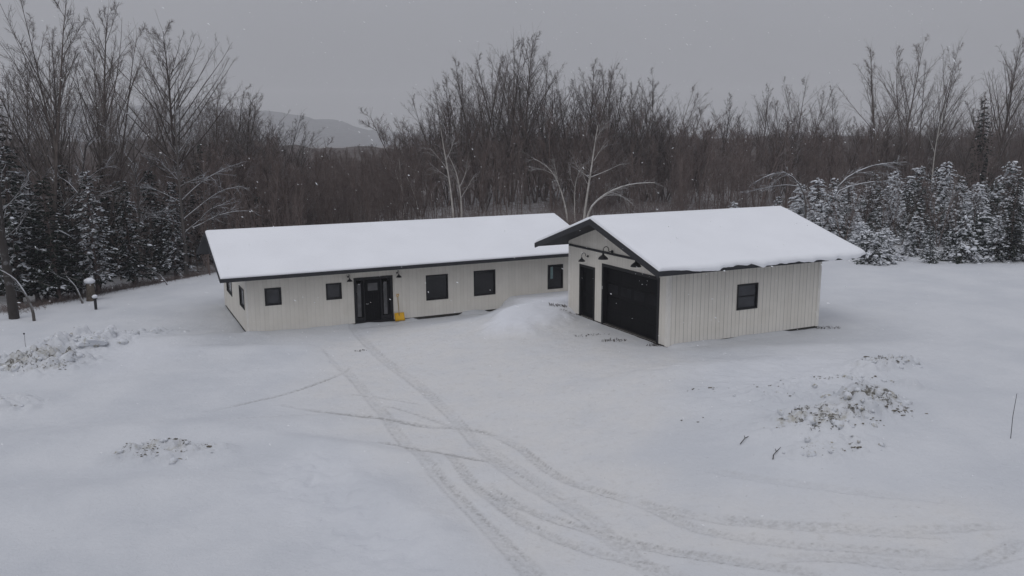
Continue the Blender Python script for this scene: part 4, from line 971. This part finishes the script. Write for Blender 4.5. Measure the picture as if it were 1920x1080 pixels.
# ------------------------------------------------------------------ conifers
def conifer(seed, h, rad, droop, dens=1.0, snowcaps=.5, start=.06, blade=.30, open_=0.0):
    rng = random.Random(seed); V, F_, SV, SF = [], [], [], []; lines = []
    z = start * h
    while z < h * .98:
        f = 1 - z / h; nb = max(4, int((5 + 4 * f) * dens)); ph = rng.random() * 6.28
        for i in range(nb):
            if rng.random() < open_: continue
            a = ph + 2 * PI * i / nb + rng.uniform(-.3, .3); L = rad * (f ** .7) * rng.uniform(.3, 1.35) + .12
            d = np.array([math.cos(a), math.sin(a), .25 - .1 * f]); Pl = [np.array([0, 0, z + rng.uniform(-.1, .1)])]
            for k in range(4):
                d = d + np.array([0, 0, -droop * (1.0 if k < 3 else -.3)]); d /= np.linalg.norm(d); Pl.append(Pl[-1] + d * L / 4)
            Pl = np.array(Pl); lines.append((Pl, np.linspace(1, .3, 5) * (.012 + .008 * L)))
            nbl = max(4, int(L * 11 * dens) + 3)
            for k in range(nbl):
                t = .12 + .88 * (k + rng.random()) / nbl; p_, dd = lerp_at(Pl, t); dd = dd / np.linalg.norm(dd)
                sd_ = np.cross(dd, [0, 0, 1]); sd_ /= np.linalg.norm(sd_) + 1e-9
                s = rng.choice((-1, 1)); ax = dd * rng.uniform(.35, 1) + sd_ * s * rng.uniform(.25, 1.0) + np.array([0, 0, rng.uniform(-.45, .12)]); ax /= np.linalg.norm(ax)
                wv = np.cross(ax, [rng.gauss(0, .3), rng.gauss(0, .3), 1]); wv /= np.linalg.norm(wv) + 1e-9; nv = np.cross(wv, ax)
                l = blade * rng.uniform(.5, 1.5) * (.6 + .4 * f); wd_ = l * rng.uniform(.16, .26); n0 = len(V)
                V += [p_, p_ + ax * l * .45 + wv * wd_ - nv * .02, p_ + ax * l, p_ + ax * l * .45 - wv * wd_ - nv * .02, p_ + ax * l * .5 + nv * wd_ * .5, ]
                F_ += [(n0, n0 + 1, n0 + 4), (n0 + 1, n0 + 2, n0 + 4), (n0 + 2, n0 + 3, n0 + 4), (n0 + 3, n0, n0 + 4)]
            if rng.random() < snowcaps:
                t = rng.uniform(.45, .95); p_, dd = lerp_at(Pl, t); r = (rng.uniform(.05, .16) if h > 7 else rng.uniform(.07, .25)) * (.5 + .6 * f); vs, fs = blob(rng, r, .55, 7, 5, .45); n0 = len(SV)
                dd = dd / np.linalg.norm(dd); 
                SV += [p_ + np.array([q[0] + dd[0] * q[0] * .6, q[1] + dd[1] * q[1] * .6, q[2] + r * .3]) for q in vs]; SF += [tuple(n0 + i for i in f_) for f_ in fs]
        z += .16 + .10 * rng.random() + .10 * f * (h / 6)
    T = np.array([[0, 0, -.3], [.01, 0, h * .3], [0, .02, h * .65], [0, 0, h]]); 
    V1, F1 = tubes([(T, np.array([.022, .016, .009, .003]) * h * .8)], 7); V2, F2 = tubes(lines, 3)
    trunk = np_mesh('trunk', np.r_[V1, V2], [F1, F2 + len(V1)], M['bark_wood'])
    return trunk, (np.array(V), np.array(F_)), (SV, SF)
def conifer_kind(needle, **k):
    tr, (V, F_), (SV, SF) = conifer(**k); cr = np_mesh('crown', V, [F_], needle)
    sn = None
    if SV:
        sn = bpy.data.meshes.new('snow_cap'); sn.from_pydata([tuple(q) for q in SV], [], SF); sn.materials.append(M['snow_lump']); sn.update()
        for p_ in sn.polygons: p_.use_smooth = True
    return tr, cr, sn
NS, ND = M['needle_snowy'], M['needle_dark']
CK = {'snowy': [conifer_kind(NS, seed=s, h=5, rad=1.65, droop=.20, snowcaps=.75, dens=1.1) for s in (1, 2, 3, 4)],
      'bushy': [conifer_kind(NS, seed=s, h=3.2, rad=1.9, droop=.24, snowcaps=.8, dens=1.3, start=.03, blade=.34) for s in (5, 6)],
      'dark': [conifer_kind(ND, seed=s, h=8, rad=2.0, droop=.15, snowcaps=.22, dens=1.0, blade=.36, start=.12) for s in (7, 8, 9)],
      'spire': [conifer_kind(ND, seed=s, h=9, rad=1.0, droop=.2, snowcaps=.03, dens=.9, blade=.3, start=.1) for s in (10,)]}
CH = {'snowy': 5, 'bushy': 3.2, 'dark': 8, 'spire': 9}
rc = random.Random(77)
def put_conifer(kind, px, D, h, label, group=None, widen=1.0, name='snowy_spruce'):
    v = ray(px, 400); x = v[0] / v[1] * D; z = gz(x, D); root = empty(name, (x, D, z), rc.random() * 6.28); s = h / CH[kind]
    root.scale = (s * widen, s * widen, s); root.rotation_euler = (rc.uniform(-.07, .07), rc.uniform(-.07, .07), rc.random() * 6.28)
    for nme, me_ in zip(('trunk', 'crown', 'snow_cap'), CK[kind][rc.randrange(len(CK[kind]))]):
        if me_:
            c_ = link(nme, me_, root)
            if nme == 'snow_cap': c_['kind'] = 'stuff'
    prop(root, label, 'conifer', group); return root
# the snowy plantation on the right, back rows first
for row, (D, n, x0, x1, h0, h1, lab) in enumerate([
    (76, 14, 1570, 1950, 3.8, 6.4, 'snow covered conifer in the back row of the right plantation'),
    (69, 14, 1480, 1950, 2.6, 5.4, 'snow covered conifer in the middle rows of the right plantation'),
    (62, 14, 1510, 1950, 2.0, 4.6, 'snow covered conifer in the middle rows of the right plantation'),
    (56, 12, 1600, 1950, 1.3, 3.3, 'snow covered conifer in the front row at the edge of the right clearing')]):
    for i in range(n):
        px = x0 + (x1 - x0) * (i + .15 + .7 * rc.random()) / n
        put_conifer('bushy' if (row == 3 and rc.random() < .5) else 'snowy', px, D + rc.uniform(-2.2, 2.2), rc.uniform(h0, h1), lab, lab.replace('snow covered conifer', 'snowy conifers'), rc.uniform(.8, 1.3))
for px, D, h in [(1545, 64, 4.6), (1590, 60, 5.0), (1625, 66, 5.8), (1668, 58, 4.2), (1700, 63, 5.4), (1735, 57, 4.8), (1772, 62, 5.5), (1812, 56, 4.6), (1855, 60, 5.2), (1900, 58, 5.0)]:
    wood_tree(px, D, h, 'leafless sapling growing among the snowy conifers on the right', 'leafless saplings among the snowy conifers')
put_conifer('snowy', 1372, 70, 3.0, 'small snowy conifer peeking over the garage ridge', widen=1.2)
put_conifer('snowy', 1452, 67, 3.6, 'dark topped snowy conifer behind the far end of the garage ridge', widen=1.0)
put_conifer('bushy', 1650, 53.8, 2.1, 'low bushy conifer bowed with snow beside the garage eave', widen=1.15)
put_conifer('bushy', 1800, 55, 1.7, 'low bushy conifer alone at the front of the right clearing', widen=1.2)
put_conifer('dark', 1740, 66, 5.6, 'dark green conifer with little snow amid the right plantation', widen=.7, name='dark_spruce')
put_conifer('spire', 1835, 88, 12.5, 'dark narrow spruce rising above the right woods', name='dark_spruce', widen=1.0)
put_conifer('dark', 1900, 54.5, 5.2, 'dark green conifer at the right edge of the clearing', widen=.9, name='dark_spruce')
# left wood conifers
for px, D, h, wdn, lab in [(240, 53, 7.2, .9, 'dark spruce with snow patches nearest the left end of the house lawn'), (320, 57, 7.0, .8, 'dark spruce close behind the left end of the house roof'), (170, 50, 7.6, .9, 'dark spruce behind the capped stump'), (95, 48, 7.4, 1.0, 'dark spruce left of the capped stump'), (20, 47, 9.4, 1.0, 'dark spruce behind the thick leaning trunk')]:
    put_conifer('dark', px, D, h, lab, widen=wdn, name='dark_spruce')
for px, D, h in [(-15, 52, 10), (55, 56, 8), (130, 58, 8.2), (205, 60, 8.4), (280, 63, 7.8), (350, 66, 7.2), (395, 68, 6.2), (440, 72, 5.8), (490, 74, 5.4), (520, 77, 5.0), (300, 60, 5.5), (70, 50, 5.5), (130, 51, 5)]:
    put_conifer('dark', px, D, h, 'dark spruce deep in the left woods', 'dark spruces deep in the left woods', rc.uniform(.85, 1.15), 'dark_spruce')
put_conifer('spire', 372, 74, 10.2, 'dark narrow spruce rising from the left woods', widen=1.1, name='dark_spruce')
put_conifer('spire', 8, 54, 13.2, 'dark narrow spruce at the very left edge', widen=1.2, name='dark_spruce')
put_conifer('dark', 578, 92, 5.8, 'lone spruce with snow in the dip behind the house roof', widen=1.0, name='dark_spruce')
put_conifer('dark', 545, 88, 4.6, 'lower spruce left of the lone one in the dip', widen=1.1, name='dark_spruce')

# ------------------------------------------------------------------ distant hills
def hills(name, D, px0, px1, prof, amp, seed, mat):
    n = 260; xs = np.linspace(px0, px1, n); tops = np.interp(xs, [q[0] for q in prof], [q[1] for q in prof]); V = []
    for r in range(14):
        q = r / 13
        for i, px in enumerate(xs):
            v = ray(px, 300); x0_ = v[0] / v[1]; Dd = D * (.62 + .38 * q); top = at(px, tops[i], D)[2]
            z = -3 + (top + 3) * q ** 1.4 + amp * (fbm(px / 40 * 1.0, q * 6, seed, 5) - .5) * q; V.append((x0_ * Dd, Dd, float(z)))
    for i, px in enumerate(xs): v = ray(px, 300); V.append((v[0] / v[1] * D * 1.3, D * 1.3, -10))
    ii = np.arange(15 * n).reshape(15, n); q = np.stack([ii[:-1, :-1], ii[:-1, 1:], ii[1:, 1:], ii[1:, :-1]], -1).reshape(-1, 4)
    prop(link(name, np_mesh(name, np.array(V), [q], mat, True)), kind='structure')
def mat_hill(name, a, b_, c, sc):
    m, nt, b = nodes(name); g = G(nt); p = g.pos()
    mp = nt.nodes.new('ShaderNodeMapping'); mp.inputs['Scale'].default_value = (1, 1, .25); nt.links.new(p, mp.inputs[0])
    col = g.mix(g.ramp(g.noise(sc, 7, .75, mp.outputs[0]), .35, .65), a, b_); col = g.mix(g.ramp(g.noise(sc * .12, 4, .6, p), .45, .7), col, c)
    nt.links.new(col, b.inputs['Base Color']); b.inputs['Roughness'].default_value = .95; b.inputs['Specular IOR Level'].default_value = .05
    return m
MH1 = mat_hill('wooded_hill', (.17, .172, .18), (.25, .253, .262), (.21, .213, .222), .08)  # pale greys carry part of the distance haze in the colour
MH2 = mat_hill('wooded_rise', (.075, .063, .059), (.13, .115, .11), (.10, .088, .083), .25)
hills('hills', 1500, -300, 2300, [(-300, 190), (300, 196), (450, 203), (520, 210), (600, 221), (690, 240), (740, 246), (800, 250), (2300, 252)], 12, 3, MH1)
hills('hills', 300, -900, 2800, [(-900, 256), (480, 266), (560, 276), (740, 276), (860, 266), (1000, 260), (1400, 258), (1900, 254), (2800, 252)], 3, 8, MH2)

# ------------------------------------------------------------------ haze and falling snow
HAZE = 0.00042
mb = MB(); mb.box(-1900, 1900, -120, 2300, -30, 140); m = bpy.data.materials.new('snow_haze'); m.use_nodes = True; nt = m.node_tree; nt.nodes.clear()
o_ = nt.nodes.new('ShaderNodeOutputMaterial'); vs_ = nt.nodes.new('ShaderNodeVolumeScatter'); vs_.inputs['Density'].default_value = HAZE; vs_.inputs['Color'].default_value = (.93, .95, 1, 1); vs_.inputs['Anisotropy'].default_value = .2
nt.links.new(vs_.outputs[0], o_.inputs['Volume'])
hz_o = mb.build('haze', m); prop(hz_o, 'thin grey haze of falling snow over the far woods and hill', 'haze', kind='stuff')
rf = random.Random(12); mb = MB()
for _ in range(1500):
    px, py, D = rf.uniform(-60, 1980), rf.uniform(-20, 1000), 5 + 33 * rf.random() ** .6
    P = at(px, py, D)
    if P[2] < base_h(P[0], P[1]) + .3: continue
    a_, b_ = hloc(P[0], P[1])
    if b_ > -.5 and D > 36: continue
    r = rf.uniform(.004, .0092) * (.6 + D / 45); ln = r * rf.uniform(1.5, 4.0); t = rf.gauss(-.45, .35); ax = np.array([math.cos(t), rf.gauss(0, .3), math.sin(t)]); ax /= np.linalg.norm(ax)
    u = np.cross(ax, [0, 1, .2]); u /= np.linalg.norm(u); v = np.cross(ax, u)
    mb.add([P + ax * ln, P + u * r, P + v * r, P - u * r, P - v * r, P - ax * ln], [(0, 1, 2), (0, 2, 3), (0, 3, 4), (0, 4, 1), (5, 2, 1), (5, 3, 2), (5, 4, 3), (5, 1, 4)])
prop(mb.build('falling_snow', M['flake']), 'scattered white snowflakes falling through the air', 'snowfall', kind='stuff')
